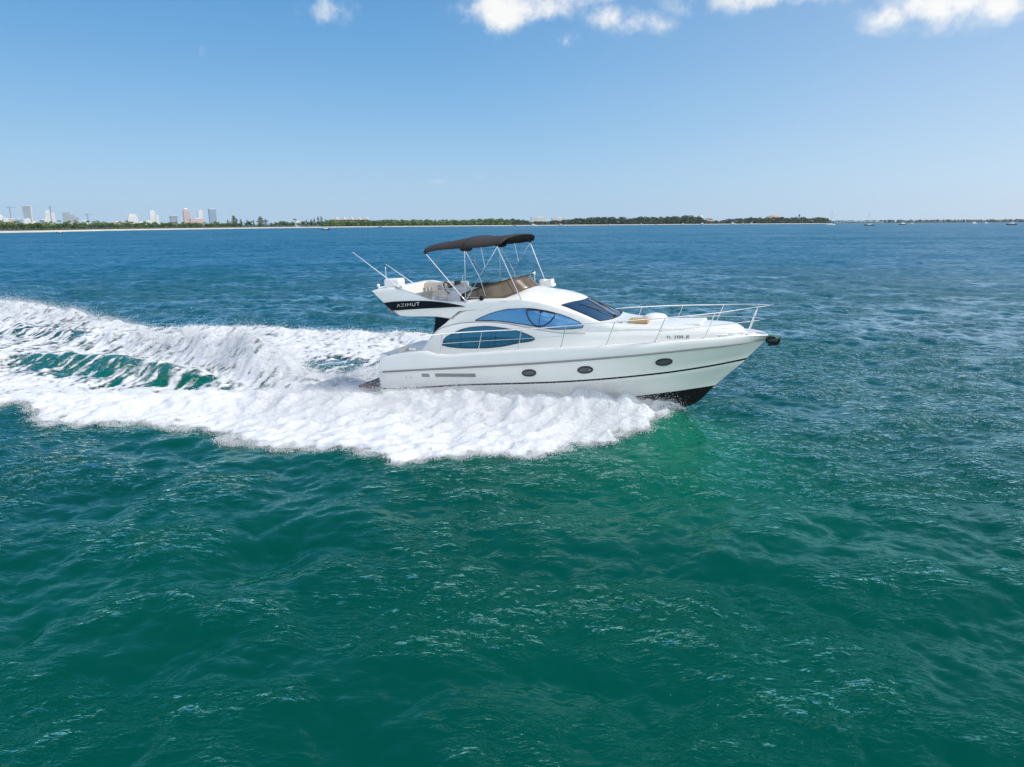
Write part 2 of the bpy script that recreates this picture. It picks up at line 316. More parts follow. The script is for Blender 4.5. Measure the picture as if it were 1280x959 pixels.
# ------------------------------------------------------------------ water
def water_material():
    m = bpy.data.materials.new('sea_water'); m.use_nodes = True; t = m.node_tree; t.nodes.clear(); NN = t.nodes.new; L = t.links.new
    # light comes back out of the water body whatever way a ripple leans; only the mirror surface follows the ripples
    oo = NN('ShaderNodeOutputMaterial'); body = NN('ShaderNodeBsdfDiffuse'); gl = NN('ShaderNodeBsdfGlossy'); fr = NN('ShaderNodeFresnel'); mx = NN('ShaderNodeMixShader')
    gl.distribution = 'BECKMANN'; gl.inputs['Color'].default_value = (1, 1, 1, 1); fr.inputs['IOR'].default_value = 1.38
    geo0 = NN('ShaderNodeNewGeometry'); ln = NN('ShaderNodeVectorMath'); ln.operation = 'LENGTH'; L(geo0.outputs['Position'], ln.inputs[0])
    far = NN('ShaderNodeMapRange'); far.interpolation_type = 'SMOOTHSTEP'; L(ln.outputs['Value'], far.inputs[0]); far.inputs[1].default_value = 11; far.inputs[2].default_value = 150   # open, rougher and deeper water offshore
    rg = NN('ShaderNodeMapRange'); L(far.outputs[0], rg.inputs[0]); rg.inputs[3].default_value = 0.035; rg.inputs[4].default_value = 0.34; L(rg.outputs[0], gl.inputs['Roughness'])
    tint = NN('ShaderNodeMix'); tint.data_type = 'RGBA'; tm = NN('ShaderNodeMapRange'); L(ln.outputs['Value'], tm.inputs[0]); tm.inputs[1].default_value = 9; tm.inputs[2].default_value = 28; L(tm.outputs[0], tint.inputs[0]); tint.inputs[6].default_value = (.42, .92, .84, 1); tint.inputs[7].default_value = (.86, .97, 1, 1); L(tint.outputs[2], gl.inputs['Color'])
    cap = NN('ShaderNodeMapRange'); L(far.outputs[0], cap.inputs[0]); cap.inputs[3].default_value = 0.62; cap.inputs[4].default_value = 0.235
    mn = NN('ShaderNodeMath'); mn.operation = 'MINIMUM'; L(fr.outputs[0], mn.inputs[0]); L(cap.outputs[0], mn.inputs[1])
    L(mn.outputs[0], mx.inputs[0]); L(body.outputs[0], mx.inputs[1]); L(gl.outputs[0], mx.inputs[2]); L(mx.outputs[0], oo.inputs[0])
    geo = NN('ShaderNodeNewGeometry')
    at = NN('ShaderNodeAttribute'); at.attribute_name = 'aerated'
    base = NN('ShaderNodeMix'); base.data_type = 'RGBA'
    big = NN('ShaderNodeTexNoise'); big.inputs['Scale'].default_value = 0.09; big.inputs['Detail'].default_value = 3; L(geo.outputs['Position'], big.inputs['Vector'])
    rp = NN('ShaderNodeValToRGB'); rp.color_ramp.elements[0].position = 0.3; rp.color_ramp.elements[1].position = 0.75
    rp.color_ramp.elements[0].color = (0.0003, 0.052, 0.036, 1); rp.color_ramp.elements[1].color = (0.0004, 0.072, 0.047, 1)
    L(big.outputs[0], rp.inputs[0]); L(rp.outputs[0], base.inputs[6]); L(at.outputs['Fac'], base.inputs[0]); base.inputs[7].default_value = (0.0015, 0.150, 0.085, 1)
    deep = NN('ShaderNodeMix'); deep.data_type = 'RGBA'; L(far.outputs[0], deep.inputs[0]); L(base.outputs[2], deep.inputs[6]); deep.inputs[7].default_value = (0.0008, 0.096, 0.170, 1); L(deep.outputs[2], body.inputs['Color']); upn = NN('ShaderNodeCombineXYZ'); upn.inputs[2].default_value = 1.0
    tilt = NN('ShaderNodeMix'); tilt.data_type = 'VECTOR'; tilt.inputs[0].default_value = 0.05; L(upn.outputs[0], tilt.inputs[4]); L(geo.outputs['Normal'], tilt.inputs[5]); L(tilt.outputs[1], body.inputs['Normal'])
    # ripples finer than the mesh
    mp = NN('ShaderNodeMapping'); mp.inputs['Rotation'].default_value = (0, 0, R_(18)); mp.inputs['Scale'].default_value = (0.55, 1.2, 1); L(geo.outputs['Position'], mp.inputs['Vector'])
    def tex(sc, det, ro, dis, vec):
        n = NN('ShaderNodeTexNoise'); n.inputs['Scale'].default_value = sc; n.inputs['Detail'].default_value = det; n.inputs['Roughness'].default_value = ro; n.inputs['Distortion'].default_value = dis; L(vec, n.inputs['Vector']); return n.outputs[0]
    def mth(op, a, b_):
        n = NN('ShaderNodeMath'); n.operation = op
        for i_, v in enumerate((a, b_)):
            if isinstance(v, (int, float)): n.inputs[i_].default_value = v
            else: L(v, n.inputs[i_])
        return n.outputs[0]
    mp2 = NN('ShaderNodeMapping'); mp2.inputs['Rotation'].default_value = (0, 0, R_(-24)); mp2.inputs['Scale'].default_value = (0.5, 1.25, 1); L(geo.outputs['Position'], mp2.inputs['Vector'])
    fine = mth('ADD', mth('MULTIPLY', tex(2.2, 3, .5, .4, mp.outputs[0]), 0.8), mth('ADD', mth('MULTIPLY', tex(4.6, 3, .55, .6, mp2.outputs[0]), .60), mth('MULTIPLY', tex(10, 2, .5, .3, mp.outputs[0]), .26)))
    # catspaws: patches of ruffled water between smoother ones
    patch = mth('ADD', mth('MULTIPLY', tex(0.27, 3, .55, .5, mp2.outputs[0]), .6), mth('MULTIPLY', tex(0.035, 2, .5, 0, geo.outputs['Position']), .5))
    sz = NN('ShaderNodeSeparateXYZ'); L(geo.outputs['Position'], sz.inputs[0])
    patch = mth('ADD', patch, mth('MULTIPLY', sz.outputs[2], 0.55))      # ripples ride on the crests
    gust = NN('ShaderNodeMapRange'); L(patch, gust.inputs[0]); gust.inputs[1].default_value = 0.48; gust.inputs[2].default_value = 0.63; gust.inputs[3].default_value = 0.10; gust.inputs[4].default_value = 1.0
    # far off the same ruffled and smooth patches show as lighter and darker lanes
    mp3 = NN('ShaderNodeMapping'); mp3.inputs['Rotation'].default_value = (0, 0, R_(12)); mp3.inputs['Scale'].default_value = (0.35, 1.0, 1); L(geo.outputs['Position'], mp3.inputs['Vector'])
    lanes = mth('ADD', mth('MULTIPLY', tex(0.62, 3, .6, .3, geo.outputs['Position']), .55), mth('ADD', mth('MULTIPLY', tex(0.11, 3, .6, .3, geo.outputs['Position']), .30), mth('MULTIPLY', tex(0.02, 4, .6, .3, mp3.outputs[0]), .25)))
    lr = NN('ShaderNodeMapRange'); L(lanes, lr.inputs[0]); lr.inputs[1].default_value = .40; lr.inputs[2].default_value = .70; lr.inputs[3].default_value = 0.10; lr.inputs[4].default_value = 1.9
    lmix = NN('ShaderNodeMix'); L(far.outputs[0], lmix.inputs[0]); lmix.inputs[2].default_value = 1.0; L(lr.outputs[0], lmix.inputs[3])
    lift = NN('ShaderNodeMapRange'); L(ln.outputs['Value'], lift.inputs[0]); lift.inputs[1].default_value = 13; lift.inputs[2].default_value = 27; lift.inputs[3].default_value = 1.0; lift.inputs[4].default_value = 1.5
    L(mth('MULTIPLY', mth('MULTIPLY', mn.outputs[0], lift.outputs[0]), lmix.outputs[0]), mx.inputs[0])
    fine = mth('POWER', mth('MULTIPLY', mth('MAXIMUM', mth('SUBTRACT', fine, 0.62), 0.0), 1.6), 1.5)      # peaked wavelets with flat water between
    bp = NN('ShaderNodeBump'); bp.inputs['Distance'].default_value = 0.26; L(gust.outputs[0], bp.inputs['Strength']); L(fine, bp.inputs['Height'])
    L(bp.outputs[0], gl.inputs['Normal']); L(bp.outputs[0], fr.inputs['Normal'])
    return m
M_water = water_material()

def polar_sea():
    # concentric rings, fine near the yacht and coarse to the horizon
    rs = [1.5]
    while rs[-1] < 60000:
        r = rs[-1]; rs.append(r + max(0.045, r * (0.0042 if r < 120 else 0.012 if r < 1200 else 0.06)))
    rs = np.array(rs)
    a = np.concatenate([np.arange(-46, 46, 0.16), np.arange(46, 314, 4.0)])
    na, nr = len(a), len(rs); A = np.radians(a)
    X = np.sin(A)[None, :] * rs[:, None]; Y = np.cos(A)[None, :] * rs[:, None]
    fade = np.clip((700 - rs) / 500, 0, 1)[:, None]
    h, dx, dy = sea_disp(X, Y); ir = in_ras(X, Y)
    wh = ras(WH, X, Y) * ir; fo = ras(FOAM, X, Y) * ir; calm = 1 - 0.45 * np.clip(fo, 0, 1)
    co = np.stack([X + dx * fade * calm, Y + dy * fade * calm, h * fade * calm + wh - (0.03 * np.clip(fo, 0, 1) + 0.09 * sstep(fo, .72, 1.0)) + np.minimum(ras(LUMP, X, Y) * ir, 0)], -1).reshape(-1, 3)
    aer = (ras(AER, X, Y) * ir).ravel()
    i = np.arange(nr - 1)[:, None]; j = np.arange(na)[None, :]; jn = (j + 1) % na
    q = np.stack([i * na + j, (i + 1) * na + j, (i + 1) * na + jn, i * na + jn], -1).reshape(-1, 4)[:, ::-1]
    co = np.vstack([co, [[0, 0, 0]]])
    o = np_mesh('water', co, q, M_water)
    at = o.data.attributes.new('aerated', 'FLOAT', 'POINT'); at.data.foreach_set('value', np.append(aer, 0).astype(np.float32))
    tag(o, 'teal green choppy sea running out to a blue horizon', kind='structure')
    return o
polar_sea()

def foam_material():
    m = bpy.data.materials.new('white_foam'); m.use_nodes = True; t = m.node_tree; b = t.nodes['Principled BSDF']; NN = t.nodes.new; L = t.links.new
    b.inputs['Base Color'].default_value = (0.67, 0.685, 0.70, 1); b.inputs['Roughness'].default_value = 0.9; b.inputs['Specular IOR Level'].default_value = 0.15
    geo = NN('ShaderNodeNewGeometry'); at = NN('ShaderNodeAttribute'); at.attribute_name = 'foam'
    mp = NN('ShaderNodeMapping'); mp.inputs['Rotation'].default_value = (0, 0, R_(-152)); mp.inputs['Scale'].default_value = (0.20, 1.0, 1.0); L(geo.outputs['Position'], mp.inputs['Vector'])
    n1 = NN('ShaderNodeTexNoise'); n1.inputs['Scale'].default_value = 3.2; n1.inputs['Detail'].default_value = 7; n1.inputs['Roughness'].default_value = 0.66; n1.inputs['Distortion'].default_value = 0.8; L(mp.outputs[0], n1.inputs['Vector'])
    n2 = NN('ShaderNodeTexNoise'); n2.inputs['Scale'].default_value = 9.0; n2.inputs['Detail'].default_value = 4; n2.inputs['Roughness'].default_value = 0.7; L(geo.outputs['Position'], n2.inputs['Vector'])
    def mth(op, a, b_):
        n = NN('ShaderNodeMath'); n.operation = op
        for i, v in enumerate((a, b_)):
            if isinstance(v, (int, float)): n.inputs[i].default_value = v
            else: L(v, n.inputs[i])
        return n.outputs[0]
    n3 = NN('ShaderNodeTexNoise'); n3.inputs['Scale'].default_value = 26.0; n3.inputs['Detail'].default_value = 3; n3.inputs['Roughness'].default_value = 0.7; L(geo.outputs['Position'], n3.inputs['Vector'])
    vo = NN('ShaderNodeTexVoronoi'); vo.feature = 'DISTANCE_TO_EDGE'; vo.inputs['Scale'].default_value = 2.6; L(mp.outputs[0], vo.inputs['Vector'])
    nn = mth('ADD', mth('ADD', mth('MULTIPLY', n1.outputs[0], 1.25), mth('MULTIPLY', n2.outputs[0], 0.6)), mth('MULTIPLY', n3.outputs[0], 0.35))    # mean about 1.1
    lace = mth('MULTIPLY', vo.outputs['Distance'], -0.35)
    a = mth('ADD', mth('ADD', mth('MULTIPLY', at.outputs['Fac'], 1.0), lace), mth('SUBTRACT', nn, 1.02))
    mr = NN('ShaderNodeMapRange'); mr.interpolation_type = 'SMOOTHSTEP'; L(a, mr.inputs[0]); mr.inputs[1].default_value = 0.20; mr.inputs[2].default_value = 1.06
    L(mr.outputs[0], b.inputs['Alpha'])
    bp = NN('ShaderNodeBump'); bp.inputs['Strength'].default_value = 0.8; bp.inputs['Distance'].default_value = 0.045; L(nn, bp.inputs['Height']); L(bp.outputs[0], b.inputs['Normal'])
    return m
M_foam = foam_material()

def foam_sheet():
    S = 0.065; fx = np.arange(-52, 7.5, S); fy = np.arange(16.5, 66, S); X, Y = np.meshgrid(fx, fy, indexing='ij')
    fo = ras(FOAM, X, Y); h, dx, dy = sea_disp(X, Y); calm = 1 - 0.45 * np.clip(fo, 0, 1)
    Z = h * calm + ras(WH, X, Y) + 0.012 + ras(LUMP, X, Y) + 0.02 * np.clip(fo, 0, 1)
    fine = fnoise(31, 0.3, 1.7, shape=(512, 512)); ii = np.arange(X.shape[0])[:, None] % 512; jj = np.arange(X.shape[1])[None, :] % 512; Z += 0.013 * fine[ii, jj] * np.clip(fo, 0, 1)
    n0, n1 = X.shape; idx = np.arange(n0 * n1).reshape(n0, n1)
    keep = fo > 0.10
    kf = keep[:-1, :-1] & keep[1:, :-1] & keep[1:, 1:] & keep[:-1, 1:]
    q = np.stack([idx[:-1, :-1], idx[1:, :-1], idx[1:, 1:], idx[:-1, 1:]], -1)[kf]
    used = np.zeros(n0 * n1, bool); used[q.ravel()] = True; remap = np.cumsum(used) - 1
    co = np.stack([X + dx * calm, Y + dy * calm, Z], -1).reshape(-1, 3)[used]
    o = np_mesh('foam', co, remap[q], M_foam)
    at = o.data.attributes.new('foam', 'FLOAT', 'POINT'); at.data.foreach_set('value', fo.ravel()[used].astype(np.float32))
    tag(o, 'churned white foam of the wake spreading behind the yacht', kind='stuff')
    return co, fo.ravel()[used]
FCO, FVAL = foam_sheet()
M_drop = bpy.data.materials.new('spray_drop'); M_drop.use_nodes = True
_t = M_drop.node_tree; _t.nodes.clear(); _o = _t.nodes.new('ShaderNodeOutputMaterial'); _m = _t.nodes.new('ShaderNodeMixShader'); _d = _t.nodes.new('ShaderNodeBsdfDiffuse'); _tr = _t.nodes.new('ShaderNodeBsdfTranslucent')
for _n in (_d, _tr): _n.inputs['Color'].default_value = (.97, .975, .98, 1)
_m.inputs[0].default_value = .5; _t.links.new(_d.outputs[0], _m.inputs[1]); _t.links.new(_tr.outputs[0], _m.inputs[2]); _t.links.new(_m.outputs[0], _o.inputs[0])
def droplets():
    rng = np.random.default_rng(3)
    x, y = FCO[:, 0], FCO[:, 1]
    d = []; zz = []
    for line, wd in RIDGES[:5]:
        D, Z = seg_dist(line, x, y); d.append(D / wd); zz.append(Z)
    parts = []
    def emit(weight, n, up_, spread, r0, r1, out_=(0, 0)):
        p = weight / weight.sum(); k = rng.choice(len(p), n, p=p); e = rng.exponential(1, n)
        c = FCO[k] + rng.normal(0, 1, (n, 3)) * np.array([spread, spread, 0.02]); c[:, 2] += e * up_ * rng.uniform(0.1, 1, n) - 0.01
        c[:, 0] += out_[0] * e * 0.3; c[:, 1] += out_[1] * e * 0.3
        parts.append((c, rng.uniform(r0, r1, n) * (0.5 + 0.8 * rng.random(n) ** 3)))
    f1 = np.clip(FVAL, 0, 1)
    near = np.exp(-(d[0] / 1.6) ** 2) * f1 * (x > -9) * np.clip(zz[0] * 2, 0.1, 1)
    emit(near, 130000, 0.20, 0.12, 0.004, 0.013)
    rim = (FVAL > 0.12) * (FVAL < 0.85) * (y < 24) * (x > -18) * (x < 5.5)
    emit(near * (zz[0] > 0.2), 120000, 0.13, 0.16, 0.003, 0.008, (0, -.3))
    emit(rim.astype(float), 45000, 0.05, 0.09, 0.006, 0.016, (0, -0.2))
    emit(np.exp(-(d[1] / 1.0) ** 2) * f1 * (x > -19), 60000, 0.22, 0.18, 0.006, 0.018)
    emit(np.exp(-(d[3] / 0.8) ** 2) * f1, 90000, 0.24, 0.2, 0.006, 0.018)
    emit(np.exp(-(d[2] / 1.0) ** 2) * f1, 12000, 0.08, 0.15, 0.008, 0.022)
    emit((d[4] < 1.6) * np.clip(FVAL, 0.05, 1) + 0.0, 6000, 0.06, 0.2, 0.008, 0.02)
    # the thin sheet peeling off the stem and chine
    n = 70000; u = rng.random(n) ** .8; a_, b_ = np.array([5.62, 21.98, .50]), np.array([2.9, 21.6, .84]); ex_ = rng.exponential(1, n)
    c = a_ + (b_ - a_) * u[:, None] + rng.normal(0, 1, (n, 3)) * (np.array([.10, .10, .06]) * (.4 + u[:, None])); c[:, 1] -= ex_ * .20 * (.35 + u); c[:, 0] -= ex_ * .12; c[:, 2] += rng.random(n) * .12 * (.4 + u) - ex_ * .16 * (.6 + .4 * u)
    parts.append((c, rng.uniform(.004, .014, n)))
    c = np.vstack([p[0] for p in parts]); r = np.concatenate([p[1] for p in parts])
    # keep droplets out of the hull
    dx_, dy_ = c[:, 0] + 3.92, c[:, 1] - 26.4; cs, sn = math.cos(R_(23.2)), math.sin(R_(23.2)); xb, yb = dx_ * cs - dy_ * sn, dx_ * sn + dy_ * cs
    ok = ~((np.abs(yb) < np.interp(xb, [0, 6, 8, 9.2, 10.2, 11, 12], [1.96, 1.95, 1.78, 1.35, .95, .45, 0]) + .03) & (xb > -.05) & (xb < 12)); c, r = c[ok], r[ok]
    n = len(c); T = np.array([[1, 1, 1], [1, -1, -1], [-1, 1, -1], [-1, -1, 1]]) / 1.3
    q = rng.normal(0, 1, (n, 4)); q /= np.linalg.norm(q, axis=1)[:, None]; w_, x_, y_, z_ = q.T
    Rm = np.stack([1 - 2 * (y_ * y_ + z_ * z_), 2 * (x_ * y_ - z_ * w_), 2 * (x_ * z_ + y_ * w_), 2 * (x_ * y_ + z_ * w_), 1 - 2 * (x_ * x_ + z_ * z_), 2 * (y_ * z_ - x_ * w_), 2 * (x_ * z_ - y_ * w_), 2 * (y_ * z_ + x_ * w_), 1 - 2 * (x_ * x_ + y_ * y_)], -1).reshape(n, 3, 3)
    v = c[:, None, :] + np.einsum('nij,kj->nki', Rm, T) * r[:, None, None]
    f = np.array([[0, 1, 2], [0, 3, 1], [0, 2, 3], [1, 3, 2]])[None] + (np.arange(n) * 4)[:, None, None]
    o = np_mesh('spray', v.reshape(-1, 3), f.reshape(-1, 3), M_drop, smooth=True)
    tag(o, 'fine white spray thrown up along the hull and over the wake', kind='stuff')
droplets()
# ------------------------------------------------------------------ the motor yacht (x forward, y to port, z up; waterline about z = 0.1)
M_gel = mat('white_gelcoat', (0.86, 0.84, 0.795), 0.2, coat=0.4, noise=(0.6, 0.03))
M_deck = mat('nonskid_deck', (0.80, 0.79, 0.77), 0.55, noise=(1.5, 0.04), bump=(220, 0.25))
M_anti = mat('black_antifouling', (0.008, 0.008, 0.009), 0.7, spec=0.2)
M_black = mat('black_stripe', (0.015, 0.015, 0.018), 0.25)
M_navy = mat('dark_navy_panel', (0.004, 0.005, 0.010), 0.25, spec=0.25)
M_rubber = mat('grey_rub_rail', (0.25, 0.25, 0.25), 0.45)
M_seam = mat('grey_seam', (0.38, 0.39, 0.40), 0.5)
M_steel = mat('polished_steel', (0.78, 0.78, 0.76), 0.18, metal=1.0)
M_glassU = mat('blue_film_glass', (0.17, 0.37, 0.58), 0.05, metal=0.75)
M_glassL = mat('dark_blue_glass', (0.05, 0.19, 0.28), 0.03, metal=0.75)
M_glassF = mat('windshield_glass', (0.05, 0.12, 0.20), 0.03, metal=0.6)
M_gasket = mat('black_gasket', (0.012, 0.013, 0.018), 0.4)
M_port = mat('porthole_glass', (0.10, 0.10, 0.105), 0.12)
M_canvas = mat('taupe_canvas', (0.036, 0.028, 0.027), 0.85, bump=(60, 0.4))
M_canvas2 = mat('black_canvas', (0.012, 0.012, 0.014), 0.9)
M_brown = mat('brown_tinted_acrylic', (0.125, 0.092, 0.056), 0.2, noise=(2.0, 0.25))
M_tan = mat('tan_cushion', (0.50, 0.33, 0.14), 0.7)
M_cream = mat('cream_upholstery', (0.66, 0.60, 0.50), 0.7)
M_teak = mat('teak_planks', (0.13, 0.07, 0.045), 0.55, noise=(6, 0.3))
M_plast = mat('white_plastic', (0.80, 0.80, 0.80), 0.35)
M_greyp = mat('grey_plastic', (0.30, 0.31, 0.33), 0.4)
M_blackp = mat('black_plastic', (0.02, 0.02, 0.022), 0.35)
M_silver = mat('silver_cover', (0.52, 0.54, 0.58), 0.35)

yacht = empty('motor_yacht', (-3.92, 26.4, 0.03)); yacht.rotation_euler = (R_(1.0), R_(-3.2), R_(-23.2))
tag(yacht, 'white flybridge motor yacht with dark canvas top planing past the camera', 'yacht')

hbf = pchip([-.5, 0, 3, 6, 8, 8.7, 10.15, 11.5, 12.3, 12.75, 12.95, 13.05], [1.9, 1.92, 2.03, 2.05, 1.97, 1.88, 1.58, 1.1, .68, .36, .14, .0])
G_z = pchip([-.2, 0, .48, 1.03, 1.5, 1.83, 2.11, 2.35, 2.65, 3.99, 5.53, 7.01, 8.39, 9.81, 11.19, 12.39, 12.95], [1.50, 1.55, 1.66, 1.76, 1.82, 1.84, 1.82, 1.75, 1.73, 1.82, 1.93, 2.01, 2.08, 2.13, 2.17, 2.18, 2.12])
D_z = lambda x: np.where(np.asarray(x) < 2.65, 1.66, np.minimum(G_z(np.maximum(x, 2.65)) - 0.07, 2.11))
K_z = pchip([-.2, .23, 3.61, 5.54, 7.19, 9.11, 11.11, 12.31, 12.92], [1.03, 1.07, 1.32, 1.46, 1.59, 1.74, 1.88, 1.94, 1.97])
K_y = pchip([-.2, 0, 3, 6, 8, 9.1, 11.1, 12.3, 12.92], [1.97, 2.0, 2.12, 2.15, 2.05, 1.89, 1.30, .66, 0.0])
S_z = pchip([-.2, 1.04, 3.48, 5.43, 7.09, 8.49, 10.04, 11.19, 12.35], [.42, .49, .69, .80, .90, 1.00, 1.11, 1.22, 1.345])
S_y = pchip([-.2, 1, 3.5, 6, 8, 10, 11.2, 12.0, 12.35], [1.95, 1.97, 1.99, 2.0, 1.85, 1.30, .78, .28, 0.0])
B_z = pchip([-.2, 6, 9.18, 10.16, 11.37], [.12, .25, .33, .40, .46])
B_y = pchip([-.2, 6, 8, 9.2, 10.2, 11.0, 11.37], [1.90, 1.84, 1.60, 1.20, .78, .26, 0.0])
KE_z = pchip([-.2, 8.5, 10.23, 10.79, 11.36], [-.55, -.55, -.36, -.13, .445])
NT = 90; tt = np.linspace(0, 1, NT); te = 1 - (1 - tt) ** 1.35
def xline(x1, x0=-.06): return x0 + (x1 - x0) * te
def side_lines():
    L = []
    x = xline(11.365); L.append(np.stack([x, 0 * x, KE_z(x)], 1))
    x = xline(11.37); b = np.stack([x, B_y(x), B_z(x)], 1)
    L.append(np.stack([x, B_y(x) * 0.97, B_z(x) - 0.02 - .02 * B_y(x)], 1))
    L.append(b)
    xs = xline(12.30); lo = np.stack([xs, S_y(xs) * .995, S_z(xs) - 0.028], 1); hi_x = xline(12.36); hi = np.stack([hi_x, S_y(hi_x), S_z(hi_x) + 0.028], 1)
    for k in (.25, .5, .75): L.append(b * (1 - k) + lo * k + np.stack([0 * x, -0.03 * np.sin(k * np.pi) * (te < .98), 0 * x], 1) * np.clip(x[:, None] / 6 - .6, 0, 1))
    L.append(lo); L.append(hi)
    xk = xline(12.90); kk = np.stack([xk, K_y(xk), K_z(xk)], 1)
    for k in (.33, .66): L.append(hi * (1 - k) + kk * k)
    L.append(kk + np.array([0, -.015, -.02])); L.append(kk + np.array([0, .0, 0.0]))
    xg = xline(12.97); gg = np.stack([xg, hbf(xg) * np.clip((12.98 - xg) / .02, 0, 1) ** .3, G_z(xg)], 1)
    kin = kk + np.array([0, -.03, .025])
    L.append(kin)
    for k in (.4, .8): L.append(kin * (1 - k) + gg * k + np.array([0, .02 * math.sin(k * math.pi), 0]))
    L.append(gg + np.array([0, 0.0, -.02])); L.append(gg + np.array([0, -.02, 0.0]))
    inn = gg.copy(); inn[:, 1] = np.maximum(gg[:, 1] - .11, 0); L.append(inn + np.array([0, 0, .0]))
    dn = inn.copy(); dn[:, 1] = np.maximum(inn[:, 1] - .015, 0); dn[:, 2] = D_z(dn[:, 0]) - .02; L.append(dn)
    for l in L: l[:, 1] = np.maximum(l[:, 1], 0)
    # the quarters round off towards the transom
    for l in L[1:]:
        k = np.clip((0.30 - l[:, 0]) / .36, 0, 1); l[:, 1] -= 0.10 * k ** 2
    return L
HL = side_lines()
def hull_mesh():
    mb = MB()
    for sgn in (-1, 1):
        for a in range(len(HL) - 1):
            A, B = HL[a], HL[a + 1]; v = [(p[0], sgn * p[1], p[2]) for p in A] + [(p[0], sgn * p[1], p[2]) for p in B]
            f = [(i, i + 1, NT + i + 1, NT + i) for i in range(NT - 1)]
            if sgn < 0: f = [q[::-1] for q in f]
            mb.add(v, f, 1 if a < 2 else (2 if a == 6 else 0))
    # transom
    ring = [l[0] for l in HL[:-2]]
    v = [(p[0], -p[1], p[2]) for p in ring] + [(p[0], p[1], p[2]) for p in ring[::-1]]
    n = len(ring)
    for i in range(n - 1): mb.add([v[i], v[i + 1], v[2 * n - 2 - i], v[2 * n - 1 - i]], [(0, 3, 2, 1)], 1 if i < 2 else 0)
    o = link_mesh('hull', mb.v, mb.f, M_gel, yacht, True, [M_gel, M_anti, M_black], mb.mi)
    bm = bmesh.new(); bm.from_mesh(o.data); bmesh.ops.remove_doubles(bm, verts=bm.verts, dist=0.002); bmesh.ops.recalc_face_normals(bm, faces=bm.faces); bm.to_mesh(o.data); bm.free()
    o.data.polygons.foreach_set('use_smooth', [True] * len(o.data.polygons)); o.data.set_sharp_from_angle(angle=R_(40))
    return o
hull = hull_mesh()
# deck: from bulwark to bulwark, cambered; cockpit well aft
def deck_mesh():
    xs = np.concatenate([np.linspace(0.0, 2.6, 12), np.linspace(2.7, 12.9, 60)]); v, f = [], []; m = 13
    for x in xs:
        w2 = max(float(hbf(x)) - .13, 0.01)
        for j in range(m):
            u = -1 + 2 * j / (m - 1); v.append((x, u * w2, float(D_z(x)) + .06 * (1 - u * u) * (0 if x < 2.65 else 1)))
    for i in range(len(xs) - 1):
        for j in range(m - 1): f.append((i * m + j, (i + 1) * m + j, (i + 1) * m + j + 1, i * m + j + 1))
    return link_mesh('deck', v, f, M_deck, yacht)
deck_mesh()
def strip(name, xf, x0, x1, yf, zf, r, m, parent=yacht, n=70, squash=1):
    for sgn in (-1, 1):
        xs = np.linspace(x0, x1, n); mb = MB(); mb.tube([(x, sgn * float(yf(x)), float(zf(x))) for x in xs], r, 8)
        mb.build(name, m, parent)
strip('rub_rail', None, 0.2, 12.86, lambda x: K_y(x) - .005 - (0.10 * max(0, (.3 - x) / .36) ** 2), lambda x: K_z(x) + .003, 0.032, M_rubber)
def K_side(x, z):   # hull side between stripe and rub rail
    k = (z - S_z(x)) / (K_z(x) - S_z(x)); return float(S_y(x) * (1 - k) + K_y(x) * k)
def porthole(x, z, sgn, a=.23, b=.105):
    fr = MB(); gl = MB(); n = 28
    def pt(u, rr, off):
        xx, zz = x + a * rr * math.cos(u), z + b * rr * math.sin(u) + a * rr * math.cos(u) * .07; return (xx, sgn * (K_side(xx, zz) + off), zz)
    fr.tube([pt(2 * math.pi * i / n, 1.0, .012) for i in range(n + 1)], .022, 8, cap=False)
    gl.add([pt(2 * math.pi * i / n, 1.0, .010) for i in range(n)], [tuple(range(n))])
    g = gl.build('porthole', M_port, hull); fr.build('porthole_rim', M_gasket, hull)
    return g
for px, pz in ((5.84, 1.18), (7.70, 1.30), (10.06, 1.49)):
    for sg in (-1, 1): porthole(px, pz, sg)
for sg in (-1, 1):
    mb = MB(); 
    for k in range(4):
        z0 = 1.02 + k * .032
        xs = np.linspace(2.36 + .0 * k, 3.9, 14); mb.tube([(x, sg * (K_side(x, z0 - .03 + (x - 2.3) * .02) + .004), z0 - .05 + (x - 2.3) * .02) for x in xs], .011, 6)
    mb.build('engine_vent', M_rubber, hull)
    mb = MB(); 
    for k in range(4):
        z0 = .955 + k * .03; mb.tube([(x, sg * (K_side(x, z0) + .004), z0) for x in np.linspace(1.82, 2.12, 5)], .013, 6)
    mb.build('side_grille', M_greyp, hull)
    for k in (1.18, 1.38):
        mb = MB(); mb.tube([(k, sg * (K_side(k, .9) - .02), .9), (k, sg * (K_side(k, .9) + .012), .9)], .022, 10); mb.build('skin_fitting', M_greyp, hull)
    mb = MB(); mb.box((0.07, sg * 1.865, 1.42), (.16, .05, .085)); mb.build('fairlead', M_greyp, hull)

# ---- deckhouse: lower body with a ledge, arched upper house, roof running down to the foredeck trunk
E_z = pchip([1.50, 1.95, 2.34, 2.72, 3.41, 4.07, 4.72, 5.35, 5.97, 6.57, 7.03, 7.58, 8.03, 8.45, 9.0, 9.73, 10.48, 11.15, 11.84, 12.15, 12.3], [1.70, 2.24, 2.58, 2.87, 3.22, 3.40, 3.48, 3.46, 3.37, 3.21, 3.06, 2.87, 2.70, 2.60, 2.545, 2.51, 2.47, 2.45, 2.42, 2.32, 2.16])
T_z0 = pchip([1.5, 1.95, 2.22, 2.76, 3.43, 4.09, 4.74, 5.37, 5.98, 6.5, 7.0, 8.0, 9.0, 10, 11.84, 12.2], [1.69, 2.15, 2.47, 2.67, 2.77, 2.79, 2.75, 2.65, 2.54, 2.46, 2.41, 2.40, 2.41, 2.39, 2.36, 2.14])
T_z = lambda x: np.minimum(T_z0(x), E_z(x) - .03)
